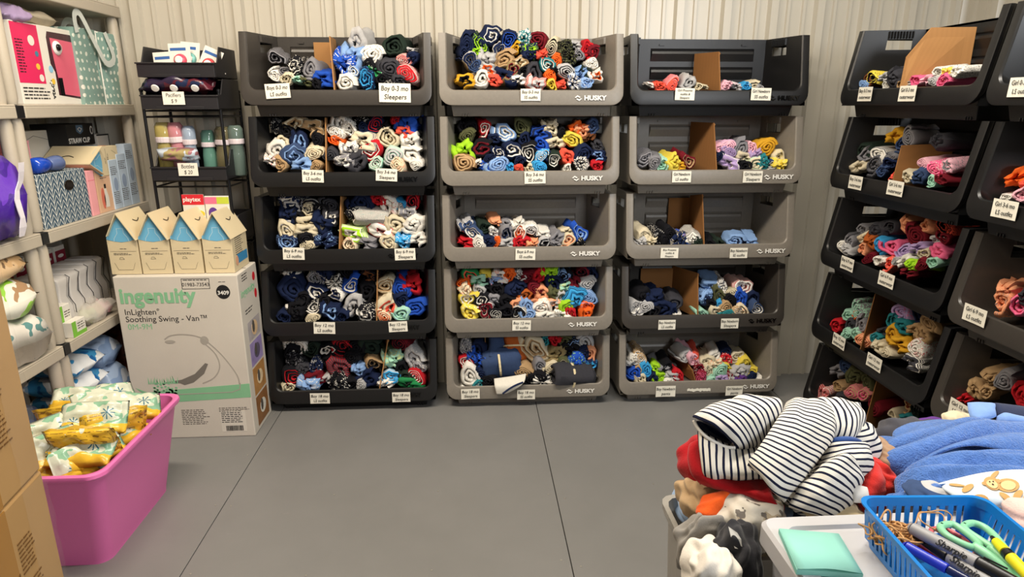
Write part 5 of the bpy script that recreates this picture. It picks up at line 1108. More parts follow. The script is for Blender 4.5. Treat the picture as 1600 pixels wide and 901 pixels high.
def lump(name, lab, cat, c, rad, rot, mat, seed=0, wr=.16, ex=.75, group=None, parent=None, fs=3.2, flat=0):
    """soft folded garment heap: superellipsoid with anisotropic folds"""
    nu, nv = 56, 30; o_ = Vector((seed*3.3, seed*1.9, seed)); V = []; UVs = []
    se = lambda x: math.copysign(abs(x)**ex, x)
    for j in range(nv+1):
        ph = -pi/2+pi*j/nv
        for i in range(nu):
            th = 2*pi*i/nu; d = Vector((se(cos(th))*se(cos(ph)), se(sin(th))*se(cos(ph)), se(sin(ph))))
            ww = 2.2*noise.noise(d*1.1+o_); dn = Vector((cos(seed), sin(seed*1.7), sin(seed*.6)))
            f = 1+wr*.55*sin(fs*1.5*d.dot(dn)+ww*1.6+seed)+wr*.4*sin(fs*2.6*(d.x*dn.y-d.y*dn.x+d.z*.7)+ww*2.5)+wr*.5*noise.noise(d*fs*.9+o_)
            V.append((d.x*rad[0]*f, d.y*rad[1]*f, d.z*rad[2]*f)); UVs.append((th*rad[0], (ph+pi/2)*max(rad[1], rad[2])))
    F = []
    for j in range(nv):
        for i in range(nu): k = (i+1) % nu; F.append((j*nu+i, j*nu+k, (j+1)*nu+k, (j+1)*nu+i))
    me = bpy.data.meshes.new(name); me.from_pydata(V, [], F); ul = me.uv_layers.new(name='UVMap')
    for lp in me.loops: ul.data[lp.index].uv = UVs[lp.vertex_index]
    me.materials.append(mat)
    for p in me.polygons: p.use_smooth = True
    o = bpy.data.objects.new(name, me); link(o, parent); o.location = c; o.rotation_euler = [R(x) for x in rot]
    q = o.modifiers.new('Sub', 'SUBSURF'); q.levels = 1; q.render_levels = 1
    if lab: tag(o, lab, cat, group)
    return o
def cloth(name, hx, rough=.95, bs=350, bst=.4, bd=.001, var=.08, sheen=.2):
    s = N(name); c = lin(hx); f = s.noise(bs*.25, 3)
    s.setc(s.mix(f, tuple(x*(1-var) for x in c[:3])+(1,), tuple(min(1, x*(1+var)) for x in c[:3])+(1,))); s.set(Roughness=rough); s.b.inputs['Specular IOR Level'].default_value = .12
    s.b.inputs['Sheen Weight'].default_value = sheen
    s.bump(s.math('ADD', s.noise(bs, 2), s.math('MULTIPLY', s.noise(bs*.2, 3), .8)), bst, bd); return s.m
def stripemat(name, a, b_, per, duty):
    s = N(name); uv = s.coord('UV'); sp = s.n('ShaderNodeSeparateXYZ'); s.l(uv, sp.inputs[0])
    w_ = s.math('MULTIPLY', s.math('SUBTRACT', s.noise(18, 2, uv), .5), .006)
    f = s.math('LESS_THAN', s.math('FRACT', s.math('DIVIDE', s.math('ADD', sp.outputs[1], w_), per)), duty)
    s.setc(s.mix(f, lin(a), lin(b_))); s.set(Roughness=.9); s.b.inputs['Specular IOR Level'].default_value = .12
    s.bump(s.math('ADD', s.noise(900, 2, uv), s.noise(60, 3, uv)), .35, .0012); return s.m
STP = stripemat('navy_stripe_cotton', 'd8d4cb', '1a1e34', .0118, .34); NVL = cloth('navy_lining', '1c2748'); REDF = cloth('red_fleece', 'a4141c', bs=260, bst=.7)
# striped sleepsuit
t = empty('striped_sleepsuit', 'white sleepsuit with thin navy stripes heaped on top of the red fleece', 'sleepsuit', P(1200, 740, 1.22))
def under(o, par):
    o.parent = par; o.matrix_parent_inverse = Matrix.Translation(par.location).inverted(); return o
S1 = Patch([[(1088, 664, 1.235), (1089, 700, 1.20), (1093, 737, 1.185), (1100, 745, 1.22)], [(1108, 676, 1.215), (1109, 706, 1.18), (1112, 742, 1.165), (1114, 750, 1.20)], [(1138, 690, 1.21), (1140, 715, 1.175), (1142, 743, 1.16), (1142, 752, 1.20)], [(1170, 690, 1.21), (1175, 718, 1.17), (1180, 744, 1.155), (1182, 752, 1.19)], [(1205, 690, 1.21), (1208, 720, 1.19), (1215, 742, 1.18), (1215, 752, 1.2)]], seed=1, amp=0.0051)
under(S1.build('folded_back', STP), t)
S2 = Patch([[(1083, 653, 1.215), (1106, 660, 1.185), (1131, 675, 1.17), (1151, 696, 1.185), (1146, 702, 1.21)], [(1098, 640, 1.235), (1124, 646, 1.195), (1150, 662, 1.18), (1169, 690, 1.19), (1164, 698, 1.22)], [(1122, 631, 1.26), (1150, 635, 1.215), (1177, 650, 1.195), (1190, 682, 1.195), (1186, 692, 1.22)], [(1150, 623, 1.28), (1176, 624, 1.235), (1200, 638, 1.21), (1208, 666, 1.205), (1206, 680, 1.22)], [(1182, 617, 1.30), (1203, 616, 1.26), (1218, 626, 1.225), (1222, 650, 1.215), (1225, 665, 1.22)]], seed=2, amp=0.0076)
under(S2.build('sleeve', STP), t)
b = MB(); mouth = [(1084, 655, 1.22), (1106, 662, 1.195), (1131, 677, 1.182), (1149, 696, 1.195), (1132, 694, 1.205), (1112, 686, 1.21), (1096, 674, 1.22), (1087, 662, 1.225)]
rings = [[P(x, y, d) for x, y, d in mouth], [P(x*.9+1125*.1+6, y*.9+680*.1-4, d+.012) for x, y, d in mouth], [P(x*.7+1140*.3, y*.7+672*.3, d+.03) for x, y, d in mouth]]
b.loft(rings, True, False, True); under(b.build('sleeve_lining', NVL, None, smooth=True, sub=1), t)
b = MB(); lip = [P(x, y, d-.003) for x, y, d in ((1084, 656, 1.22), (1090, 668, 1.215), (1102, 681, 1.205), (1118, 691, 1.198), (1134, 698, 1.192), (1149, 699, 1.188))]
b.tube(catmull(lip, 5), .0032, 8); under(b.build('sleeve_hem', cloth('white_hem', 'e8e4dc'), None, smooth=True), t)
S3 = Patch([[(1226, 624, 1.27), (1255, 618, 1.255), (1285, 622, 1.25), (1306, 640, 1.255)], [(1216, 647, 1.20), (1245, 652, 1.185), (1278, 664, 1.185), (1305, 682, 1.20)], [(1200, 672, 1.17), (1228, 682, 1.15), (1260, 698, 1.15), (1286, 712, 1.17)], [(1182, 697, 1.15), (1208, 712, 1.125), (1238, 732, 1.125), (1264, 745, 1.15)], [(1166, 718, 1.145), (1190, 738, 1.115), (1218, 762, 1.11), (1243, 768, 1.135)], [(1172, 727, 1.15), (1192, 751, 1.125), (1211, 773, 1.115), (1228, 787, 1.125)]], seed=3, amp=0.0071, fs=(14, 7))
under(S3.build('front_panel', STP), t)
S4 = Patch([[(1258, 619, 1.30), (1282, 636, 1.24), (1298, 668, 1.21), (1290, 690, 1.215)], [(1288, 618, 1.31), (1308, 636, 1.25), (1318, 664, 1.215), (1310, 690, 1.21)], [(1318, 621, 1.32), (1331, 642, 1.26), (1336, 668, 1.22), (1330, 692, 1.21)], [(1346, 626, 1.33), (1354, 648, 1.28), (1352, 672, 1.24), (1348, 692, 1.23)]], seed=4, amp=0.0076)
under(S4.build('upper_body', STP), t)
S5 = Patch([[(1286, 694, 1.20), (1320, 688, 1.18), (1350, 688, 1.20), (1360, 692, 1.24)], [(1278, 715, 1.185), (1318, 708, 1.155), (1352, 706, 1.17), (1364, 710, 1.21)], [(1266, 735, 1.18), (1312, 730, 1.14), (1352, 730, 1.16), (1365, 732, 1.20)], [(1256, 752, 1.18), (1302, 752, 1.15), (1345, 752, 1.165), (1358, 752, 1.20)], [(1256, 760, 1.2), (1302, 768, 1.17), (1335, 765, 1.18), (1350, 762, 1.21)]], seed=5, amp=0.0085)
under(S5.build('lower_body', STP), t)
S6 = Patch([[(1303, 708, 1.165), (1326, 706, 1.14), (1344, 722, 1.15), (1352, 742, 1.19)], [(1276, 726, 1.15), (1302, 732, 1.12), (1332, 752, 1.125), (1342, 770, 1.16)], [(1250, 748, 1.14), (1284, 760, 1.11), (1320, 780, 1.115), (1330, 792, 1.14)], [(1238, 768, 1.13), (1268, 780, 1.105), (1302, 794, 1.11), (1316, 806, 1.13)], [(1230, 792, 1.125), (1252, 800, 1.11), (1280, 808, 1.115), (1300, 816, 1.13)]], seed=6, amp=0.0068)
under(S6.build('trouser_leg', STP), t)
S7 = Patch([[(1290, 684, 1.205), (1312, 679, 1.195), (1335, 680, 1.20), (1350, 687, 1.22)], [(1286, 693, 1.20), (1312, 690, 1.185), (1335, 690, 1.19), (1352, 692, 1.215)]], seed=7, amp=.001)
under(S7.build('blue_cuff', cloth('blue_cuff', '34508c')), t)
lump('inner_bulk', None, None, Vector(P(1215, 705, 1.29))-t.location, (.135, .07, .055), (0, 4, 0), STP, 5, .1, parent=t)
lump('inner_bulk', None, None, Vector(P(1310, 700, 1.28))-t.location, (.07, .06, .06), (0, 0, 10), STP, 6, .1, parent=t)
lump('inner_bulk', None, None, Vector(P(1270, 765, 1.185))-t.location, (.055, .03, .04), (0, 0, 10), STP, 8, .1, parent=t)
# red fleece beneath
t = empty('red_fleece_garment', 'dark red fleece garment beneath the navy striped sleepsuit', 'garment', P(1150, 755, 1.3))
q = lump('body', None, None, Vector(P(1165, 728, 1.30))-t.location, (.135, .07, .062), (0, 10, 6), REDF, 9, .09, parent=t)
RP = Patch([[(1076, 690, 1.25), (1071, 715, 1.22), (1078, 742, 1.20), (1095, 755, 1.21)], [(1092, 684, 1.24), (1085, 715, 1.205), (1094, 745, 1.185), (1112, 765, 1.20)], [(1120, 700, 1.24), (1120, 740, 1.19), (1130, 762, 1.17), (1145, 772, 1.185)], [(1165, 715, 1.24), (1165, 748, 1.18), (1178, 772, 1.15), (1188, 786, 1.165)], [(1205, 730, 1.22), (1208, 765, 1.16), (1218, 790, 1.135), (1226, 803, 1.15)]], seed=8, amp=.003)
under(RP.build('fold', REDF, solid=.012), t)
t = empty('coral_red_garment', 'bright red knitted garment showing right of the striped sleepsuit', 'garment', P(1365, 750, 1.2))
RC = cloth('coral_knit', 'd03028', bs=420, bst=.8)
RR = Patch([[(1352, 716, 1.20), (1368, 716, 1.19), (1382, 730, 1.195), (1384, 744, 1.21)], [(1350, 735, 1.18), (1366, 738, 1.165), (1378, 744, 1.17), (1386, 752, 1.19)], [(1340, 756, 1.17), (1358, 762, 1.15), (1374, 768, 1.155), (1388, 768, 1.17)], [(1328, 775, 1.16), (1350, 785, 1.14), (1368, 782, 1.15), (1380, 778, 1.16)]], seed=9, amp=.005)
under(RR.build('knit_fold', RC), t); lump('knit_bulk', None, None, Vector(P(1362, 758, 1.215))-t.location, (.04, .04, .045), (0, 0, 0), RC, 4, .15, parent=t)
under(Patch([[(1330, 762, 1.135), (1345, 757, 1.135), (1360, 760, 1.14)], [(1335, 785, 1.125), (1350, 786, 1.125), (1364, 786, 1.13)]], amp=.001).build('care_label', pm('label_satin', 'e8e4dc', .4), solid=.001), t)
# lower left of the heap
o = lump('tan_garment', 'tan folded garment at the left edge of the heap, under the red fleece', 'garment', P(1112, 782, 1.24), (.055, .06, .042), (0, -10, 20), cloth('tan_cotton', 'b89c78'), 12, .2)
t = empty('orange_garment', 'orange garment hanging over the tote edge under the red fleece', 'garment', P(1110, 800, 1.18))
OG = cloth('orange_cotton', 'e45c20')
OP = Patch([[(1095, 772, 1.195), (1120, 764, 1.18), (1150, 758, 1.18), (1165, 768, 1.20)], [(1088, 785, 1.185), (1112, 780, 1.165), (1135, 775, 1.165), (1150, 782, 1.18)], [(1083, 798, 1.18), (1100, 800, 1.155), (1122, 802, 1.155), (1140, 800, 1.17)], [(1092, 806, 1.18), (1106, 812, 1.155), (1118, 822, 1.155), (1128, 818, 1.17)]], seed=11, amp=.003)
under(OP.build('fold', OG, solid=.008), t)
def printmat(name, base, c2, c3, sc):
    s = N(name); v = s.coord('Object'); f = s.math('GREATER_THAN', s.noise(sc, 3, v), .56); g = s.math('GREATER_THAN', s.noise(sc*2.1, 2, v), .63)
    s.setc(s.mix(g, s.mix(f, lin(base), lin(c2)), lin(c3))); s.set(Roughness=.9); s.b.inputs['Specular IOR Level'].default_value = .12; s.bump(s.noise(220, 3, v), .4, .001); return s.m
lump('printed_garment', 'pale grey printed garment under the orange one, above the tote edge', 'garment', P(1170, 808, 1.17), (.062, .055, .045), (0, 8, -5), printmat('grey_animal_print', 'c4beb2', 'a89c88', '6c6660', 22), 14, .16)
GT = clearm('frosted_tote', 'a8a49c', .72, .35)
def tote(name, lab, x0, x1, y0, y1, h, mat, rim=True, taper=.03, wall=.003):
    cx_, cy_ = (x0+x1)/2, (y0+y1)/2; a, b_ = (x1-x0)/2, (y1-y0)/2
    t = empty(name, lab, 'tote', (cx_, cy_, 0))
    def rr(a_, b2, z, r=.03): 
        return [Vector((sx*(a_-r)+r*cos(R(g)), sy*(b2-r)+r*sin(R(g)), z)) for sx, sy, g0 in ((1, -1, -90), (1, 1, 0), (-1, 1, 90), (-1, -1, 180)) for g in (g0, g0+30, g0+60, g0+90)]
    b = MB(); b.loft([rr(a-taper, b_-taper, 0), rr(a-.005, b_-.005, h-.03), rr(a, b_, h-.028), rr(a+.006, b_+.006, h-.01), rr(a+.006, b_+.006, h), rr(a-.004, b_-.004, h), rr(a-.008, b_-.008, h-.03), rr(a-taper-.003, b_-taper-.003, .004)], True, True, True)
    b.build('tote_body', mat, t, auto=35); return t
tote('frosted_tote', 'frosted grey tote beneath the heap of clothes, left of the white tote', .385, .88, .97, 1.17, .665, GT)
tote('grey_storage_tote', 'grey storage tote under the blue fleece heap, behind the white tote', .905, 1.42, .98, 1.36, .70, pm('grey_tote', '8c8a86', .45))
# clothes filling the frosted tote
fillers = [('dark_garment', 'charcoal garment with care tag hanging inside the frosted tote', (1150, 872, 1.10), (.045, .04, .055), '2c2c30', 21), ('white_knit_garment', 'white lace knit garment at the front of the frosted tote', (1110, 888, 1.07), (.05, .04, .038), 'dcd6cc', 22),
 ('grey_garment', 'grey ribbed garment at the left inside the frosted tote', (1100, 852, 1.15), (.03, .05, .05), '8a8680', 23)]
for nm_, lab, pt, rad, hx, sd in fillers: lump(nm_, lab, 'garment', P(*pt), rad, (0, 10, sd*20), cloth('c_'+nm_, hx), sd, .22)
for k, (x, y, z) in enumerate(((.52, 1.14, .66), (.70, 1.16, .66), (.6, 1.1, .58), (.76, 1.08, .70), (.66, 1.12, .74), (.68, 1.2, .70))):
    lump('folded_garment', ('pale blue folded garment deep in the frosted tote', 'navy folded garment deep in the frosted tote', 'cream folded garment low in the frosted tote', 'pink folded garment behind the white tote lid', 'olive folded garment in the middle of the heap', 'grey folded garment at the back of the heap')[k], 'garment', (x, y, z), (.11, .09, .05), (0, 0, k*25), cloth('fill%d' % k, ('8ca4c4', '26304c', 'd0c4a8', 'd8b0a8', '6c6a50', '8c8a88')[k]), 30+k, .12)
t = empty('white_cloth_tag', 'white care tag on the dark garment in the frosted tote', 'tag', P(1147, 835, 1.06)); 
b = MB(); b.loft([[P(1138, 822, 1.07), P(1152, 832, 1.065)], [P(1142, 838, 1.065), P(1158, 842, 1.062)], [P(1148, 856, 1.065), P(1160, 858, 1.062)]], closed=False); under(b.build('tag_strip', pm('label_satin', 'e8e4dc'), None, solid=.001), t)
# white lidded tote
WT = plastic('white_plastic', 'bebec2', .38, .02)
t = empty('white_lidded_tote', 'white lidded storage tote at lower right carrying the blue basket', 'tote', (.755, .70, 0)); a, b_ = .295, .205
def rr(a_, b2, z, r=.02):
    return [Vector((sx*(a_-r)+r*cos(R(g)), sy*(b2-r)+r*sin(R(g)), z)) for sx, sy, g0 in ((1, -1, -90), (1, 1, 0), (-1, 1, 90), (-1, -1, 180)) for g in (g0, g0+22, g0+45, g0+67, g0+90)]
b = MB(); b.loft([rr(a-.06, b_-.05, 0), rr(a-.016, b_-.016, .765), rr(a-.02, b_-.02, .765), rr(a-.062, b_-.052, .004)], True, True, True); b.build('tote_body', WT, t, auto=35)
b = MB(); b.loft([rr(a-.006, b_-.006, .758), rr(a, b_, .762), rr(a, b_, .792), rr(a-.005, b_-.005, .799), rr(a-.03, b_-.03, .8), rr(a-.034, b_-.034, .794), rr(a-.04, b_-.04, .794), rr(a-.045, b_-.045, .7985)], True, True, True); b.build('tote_lid', WT, t, auto=35)
LZ = .7988
# teal sticky note pad
q = [onZ(*p, LZ+.009) for p in ((1217, 825), (1311, 833), (1349, 896), (1245, 889))]
t = empty('sticky_note_pad', 'pad of pale teal sticky notes lying on the white tote lid', 'note pad', (sum((p.x for p in q))/4, sum((p.y for p in q))/4, LZ))
NT = N('teal_note_paper'); zc = NT.coord('Object'); sp = NT.n('ShaderNodeSeparateXYZ'); NT.l(zc, sp.inputs[0]); ly = NT.math('FRACT', NT.math('MULTIPLY', sp.outputs[2], 1400))
NT.setc(NT.mix(ly, lin('70b8ac'), lin('8ccec0'))); NT.set(Roughness=.75)
c_ = t.location; b = MB()
b.loft([[Vector((p.x-c_.x, p.y-c_.y, 0)) for p in q], [Vector((p.x-c_.x, p.y-c_.y, .0085)) for p in q]], True, True, True); b.build('note_stack', NT.m, t)
b = MB(); top = []
for i in range(8):
    e = i/7; a0 = q[0].lerp(q[1], e*.98+.01); a1 = q[3].lerp(q[2], e*.98+.01); lift = .0008+.007*max(0, sin(pi*e*1.0))**1.5*.55
    top.append([Vector((a0.x-c_.x, a0.y-c_.y, .0088)), Vector(((a0.x+a1.x)/2-c_.x, (a0.y+a1.y)/2-c_.y, .009+lift*.6)), Vector((a1.x-c_.x, a1.y-c_.y, .0088+lift))])
b.loft(top, closed=False); b.build('top_note', pm('teal_note_top', '90d0c4', .75), t, smooth=True, solid=.0003)
# blue basket
BL = plastic('blue_plastic', '1478c8', .28, .05)
bk0, bk1, bky0, bky1, bz0, bz1 = .580, .772, .575, .842, LZ+.001, LZ+.070
t = empty('blue_basket', 'bright blue slotted plastic basket of pens and bands on the white tote', 'basket', ((bk0+bk1)/2, (bky0+bky1)/2, bz0)); t.rotation_euler = (0, 0, R(-3))
a, b_, h = (bk1-bk0)/2, (bky1-bky0)/2, bz1-bz0; tp = .011
def rb(e, z, r=.022):
    k = tp*(1-z/h); a_, b2 = a-k+e, b_-k+e
    return [Vector((sx*(a_-r)+r*cos(R(g)), sy*(b2-r)+r*sin(R(g)), z)) for sx, sy, g0 in ((1, -1, -90), (1, 1, 0), (-1, 1, 90), (-1, -1, 180)) for g in (g0, g0+15, g0+30, g0+45, g0+60, g0+75, g0+90)]
b = MB()
b.loft([rb(0, .0), rb(0, .010), rb(-.0016, .010), rb(-.0016, .002)], True, True, True)
b.loft([rb(0, h-.014), rb(.0, h-.004), rb(.0035, h-.003), rb(.0035, h), rb(-.002, h), rb(-.0016, h-.014)], True, False, False); 
b.loft([rb(0, h-.014), rb(-.0016, h-.014)], True)
def bars(p0, p1, n, nrm):
    for i in range(n+1):
        e = i/n; base = p0.lerp(p1, e); d = (p1-p0).normalized(); wb, wt = .0028, .0042
        if i in (0, n): wb = wt = .006
        k0 = tp*(1-.008/h); k1 = tp*(.014/h)
        B0 = base-nrm*k0+Vector((0, 0, .008)); T0 = base-nrm*k1+Vector((0, 0, h-.012))
        r0 = [B0-d*wb, B0+d*wb, B0+d*wb-nrm*.0016, B0-d*wb-nrm*.0016]; r1 = [T0-d*wt, T0+d*wt, T0+d*wt-nrm*.0016, T0-d*wt-nrm*.0016]
        b.loft([r0, r1], True, True, True)
g_ = .022
for s_ in (-1, 1):
    bars(Vector((s_*a, -b_+g_, 0)), Vector((s_*a, b_-g_, 0)), 19, Vector((s_, 0, 0))); bars(Vector((-a+g_, s_*b_, 0)), Vector((a-g_, s_*b_, 0)), 11, Vector((0, s_, 0)))
for sx in (-1, 1):
    for sy in (-1, 1):
        cc = Vector((sx*(a-g_), sy*(b_-g_), 0)); a0 = {(1, 1): 0, (-1, 1): 90, (-1, -1): 180, (1, -1): 270}[(sx, sy)]
        for (ra, rb_) in ((g_, g_-.0016),):
            lo, hi = [], []
            for k in range(7):
                g = R(a0+15*k); d = Vector((cos(g), sin(g), 0)); lo.append(cc+d*(ra)-Vector((sx, sy, 0))*tp*.86+Vector((0, 0, .008))); hi.append(cc+d*ra-Vector((sx, sy, 0))*tp*.2+Vector((0, 0, h-.012)))
            b.loft([lo, hi], closed=False)
b.build('basket_body', BL, t, auto=35, solid=0)
# rubber bands
RBM = pm('rubber_tan', 'c4945c', .45, .15, 20); rn = random.Random(12)
def band(c, rx, ry, tilt, seed, w=.0014, lab=None):
    r_ = random.Random(seed); pts = []; n = 26
    M_ = Euler((R(tilt[0]), R(tilt[1]), R(tilt[2]))).to_matrix(); f1, f2 = r_.uniform(0, 6), r_.uniform(0, 6)
    for i in range(n):
        a_ = 2*pi*i/n; pts.append(Vector(c)+M_ @ Vector((rx*cos(a_)*(1+.15*sin(2*a_+f1)), ry*sin(a_)*(1+.15*sin(3*a_+f2)), .004*sin(2*a_+f2))))
    pts = pts+[pts[0], pts[1]]; b = MB(); b.tube(pts, w, 6, caps=False); o = b.build('rubber_band', RBM, None, smooth=True)
    tag(o, lab or 'thin tan rubber band tangled in the heap at the basket corner', 'rubber band', None if lab else 'tangled rubber bands'); return o
for k in range(46):
    p = onZ(1378+rn.uniform(-12, 42), 822+rn.uniform(-8, 30), LZ+.02+rn.random()*.026); p.x = max(bk0+.022, p.x); p.y = min(bky1-.03, p.y)
    band(p, rn.uniform(.012, .024), rn.uniform(.008, .017), (rn.uniform(-45, 45), rn.uniform(-35, 35), rn.uniform(0, 180)), k)
band(onZ(1462, 812, LZ+.055), .034, .017, (25, 5, 30), 50, .001, 'tan rubber band, widest loop arching over the basket middle'); band(onZ(1450, 815, LZ+.05), .026, .014, (35, -10, 20), 51, .001, 'tan rubber band loop beside the widest one')
o = band(onZ(1352, 826, LZ+.038), .004, .012, (0, 90, 5), 52, .0012, 'tan rubber band hooked through the left side slots of the basket')
# pens and markers
def stick(name, lab, cat, pa, pb, za, zb, secs):
    """secs: list of (t0, t1, r0, r1, material, part name) along the axis from photo point pa to pb"""
    A, B = onZ(*pa, za), onZ(*pb, zb); t = empty(name, lab, cat, A); d = B-A; L = d.length
    rot = Vector((0, 0, 1)).rotation_difference(d.normalized()); t.rotation_mode = 'QUATERNION'; t.rotation_quaternion = rot
    for (t0, t1, r0, r1, mt, pn) in secs:
        b = MB(); b.lathe([(r0*.75, t0*L), (r0, t0*L+.0012), (r1, t1*L-.0012), (r1*.75, t1*L)], (0, 0, 0), 20); b.build(pn, mt, t, auto=40)
    return t, L
MG = pm('marker_grey', '98989a', .4); MK = pm('marker_black', '121214', .3); PBL = pm('pen_blue', '2436b4', .3); PDB = pm('pen_dark_blue', '1c2450', .2); HY = pm('highlighter_yellow', 'e8e020', .35)
def wrap_text(t, s, size, L, e, mat, rr=.0062, ang=0):
    """lettering laid on the barrel side that looks up to the camera, running along the axis"""
    R3 = t.rotation_quaternion.to_matrix(); tocam = (R3.inverted() @ (CP-t.location)); tocam.z = 0; tocam.normalize()
    up_ = Vector((0, 0, 1)); side = tocam.cross(up_)
    M_ = Matrix((up_, -side if True else side, tocam)).transposed()
    if M_.determinant() < 0: M_ = Matrix((up_, side, tocam)).transposed()
    o = text(s, size, mat, t, (0, 0, 0), name='lettering', shear=.3, bold=.0001); o.rotation_euler = M_.to_euler(); o.location = Vector((0, 0, e*L))+tocam*(rr+.0002)
    return o
t, L = stick('marker_pen', 'grey permanent marker with black cap, upper of two in the basket', 'marker', (1420, 822), (1612, 925), LZ+.058, LZ+.062, [(0, .03, .005, .0072, MG, 'barrel_end'), (.03, .60, .0090, .0094, MG, 'barrel'), (.60, 1, .0104, .009, MK, 'cap')])
wrap_text(t, 'Sharpie', .0135, L, .40, INK, .0096)
b = MB(); b.tube([(0, .0112, .62*L), (0, .0122, .8*L)], .0012, 6); b.build('clip', MK, t)
t, L = stick('marker_pen', 'black-capped permanent marker lying below the other in the basket', 'marker', (1430, 834), (1575, 930), LZ+.048, LZ+.050, [(0, .40, .007, .0100, MK, 'cap'), (.40, .95, .0092, .0092, MG, 'barrel'), (.95, 1, .0045, .003, MG, 'barrel_end')])
wrap_text(t, 'Sharpie', .0135, L, .60, INK, .0094)
stick('blue_pen', 'blue ballpoint pen along the left side of the basket', 'pen', (1410, 849), (1545, 925), LZ+.046, LZ+.046, [(0, .05, .003, .006, PBL, 'tip_cone'), (.05, .55, .0068, .0072, PBL, 'cap'), (.55, 1, .006, .006, PDB, 'barrel')])
stick('red_pen', 'dark red pen tip under the upper marker', 'pen', (1424, 846), (1520, 905), LZ+.030, LZ+.028, [(0, .12, .003, .004, pm('dark_red_plastic', '80182a', .3), 'tip'), (.12, 1, .004, .004, pm('dark_red_plastic', '80182a'), 'barrel')])
stick('highlighter', 'yellow highlighter with black tip and band at the basket right', 'highlighter', (1549, 838), (1612, 905), LZ+.068, LZ+.066, [(0, .10, .0028, .0038, MK, 'tip'), (.10, .38, .0058, .0074, HY, 'collar'), (.38, .50, .0076, .0078, MK, 'band'), (.50, 1, .0078, .0078, HY, 'barrel')])
# scissors
def scissors(lab, mat, loops, stem, z):
    t = empty('scissors', lab, 'scissors', onZ(*loops[0][0], z))
    for c, lp, w in loops2(loops, z):
        b = MB(); b.tube(lp+[lp[0], lp[1]], w, 10, caps=False); o = under(b.build('handle_loop', mat, None, smooth=True), t)
    for st in stem:
        b = MB(); pts = catmull([onZ(x, y, z+dz) for x, y, dz in st], 5); b.tube(pts, [.0075-.002*i/len(pts) for i in range(len(pts))], 8); under(b.build('shank', mat, None, smooth=True), t)
    return t
def loops2(loops, z):
    out = []
    for pts, w in [(l[:-1], l[-1]) for l in loops]:
        q = [onZ(x, y, z) for x, y in pts]; n = len(q); lp = []
        for i in range(n):
            p0, p1, p2, p3 = q[i-1], q[i], q[(i+1) % n], q[(i+2) % n]
            for k in range(6):
                s_ = k/6; lp.append(.5*((2*p1)+(p2-p0)*s_+(2*p0-5*p1+4*p2-p3)*s_*s_+(3*p1-p0-3*p2+p3)*s_**3))
        out.append((None, lp, w))
    return out
MINT = pm('mint_plastic', '8cd4a8', .35); CORP = pm('coral_plastic', 'd4646c', .35)
scissors('mint green handled scissors across the right half of the basket', MINT, [[(1470, 822), (1488, 819), (1510, 832), (1530, 850), (1520, 855), (1495, 845), (1476, 833), .0052], [(1506, 822), (1520, 817), (1542, 826), (1562, 846), (1572, 862), (1556, 858), (1530, 842), (1512, 830), .0052]],
         [[(1522, 853, 0), (1545, 868, 0), (1575, 892, -.004), (1600, 915, -.01)], [(1548, 855, -.002), (1570, 876, -.004), (1590, 900, -.006), (1600, 915, -.01)]], LZ+.056)
b = MB(); b.loft([[onZ(1575, 885, LZ+.044), onZ(1600, 925, LZ+.04)], [onZ(1590, 888, LZ+.044), onZ(1612, 930, LZ+.04)]], closed=False)
scissors('coral handled scissors under the upper marker', CORP, [[(1455, 828), (1475, 826), (1500, 838), (1520, 856), (1528, 872), (1508, 868), (1485, 856), (1463, 842), .0036]], [[(1522, 868, 0), (1545, 885, 0), (1570, 908, -.004)]], LZ+.040)
stick('pink_pen', 'pink pen low in the basket behind the left side slots', 'pen', (1425, 880), (1475, 925), LZ+.012, LZ+.012, [(0, .1, .002, .004, pm('pink_plastic_pen', 'e87898', .3), 'tip'), (.1, 1, .004, .004, pm('pink_plastic_pen', 'e87898'), 'barrel')])
# blue fleece
BF = cloth('blue_fleece', '4f76ba', bs=300, bst=1.0, bd=.003, var=.25, sheen=.4); BFD = cloth('navy_binding', '2c3450'); BFL = cloth('pale_blue_lining', '7fa0d6')
t = empty('blue_fleece_jacket', 'cornflower blue fleece garment spread over the heap at right', 'garment', P(1500, 700, 1.25))
F1 = Patch([[(1398, 704, 1.27), (1428, 688, 1.28), (1470, 673, 1.30), (1520, 659, 1.32), (1562, 654, 1.33), (1625, 652, 1.34)], [(1389, 722, 1.235), (1424, 706, 1.23), (1466, 692, 1.235), (1515, 682, 1.25), (1560, 678, 1.26), (1625, 680, 1.26)], [(1396, 738, 1.215), (1428, 724, 1.20), (1466, 710, 1.205), (1512, 702, 1.215), (1560, 705, 1.21), (1625, 712, 1.20)]], n=9, seed=21, amp=.014, fs=(4, 15), ridge=(.010, 15, 2.4))
under(F1.build('upper_body', BF, solid=.006), t)
F2 = Patch([[(1412, 728, 1.21), (1450, 708, 1.20), (1500, 699, 1.205), (1550, 702, 1.20), (1625, 706, 1.20)], [(1400, 750, 1.175), (1440, 732, 1.155), (1490, 722, 1.155), (1545, 722, 1.15), (1625, 728, 1.14)], [(1388, 772, 1.145), (1420, 762, 1.125), (1468, 752, 1.12), (1525, 742, 1.12), (1625, 742, 1.11)], [(1376, 787, 1.13), (1402, 785, 1.11), (1442, 778, 1.105), (1486, 760, 1.11), (1625, 752, 1.115)]], n=9, seed=22, amp=.014, fs=(5, 17), ridge=(.009, 17, -3.2))
under(F2.build('lower_body', BF, solid=.006), t)
F3 = Patch([[(1354, 687, 1.33), (1374, 681, 1.32), (1400, 684, 1.305), (1430, 692, 1.28)], [(1360, 696, 1.32), (1380, 700, 1.295), (1402, 703, 1.28), (1420, 708, 1.26)], [(1366, 700, 1.34), (1385, 706, 1.33), (1402, 710, 1.31), (1420, 714, 1.28)]], seed=23, amp=.004)
under(F3.build('sleeve', BF, solid=.006), t)
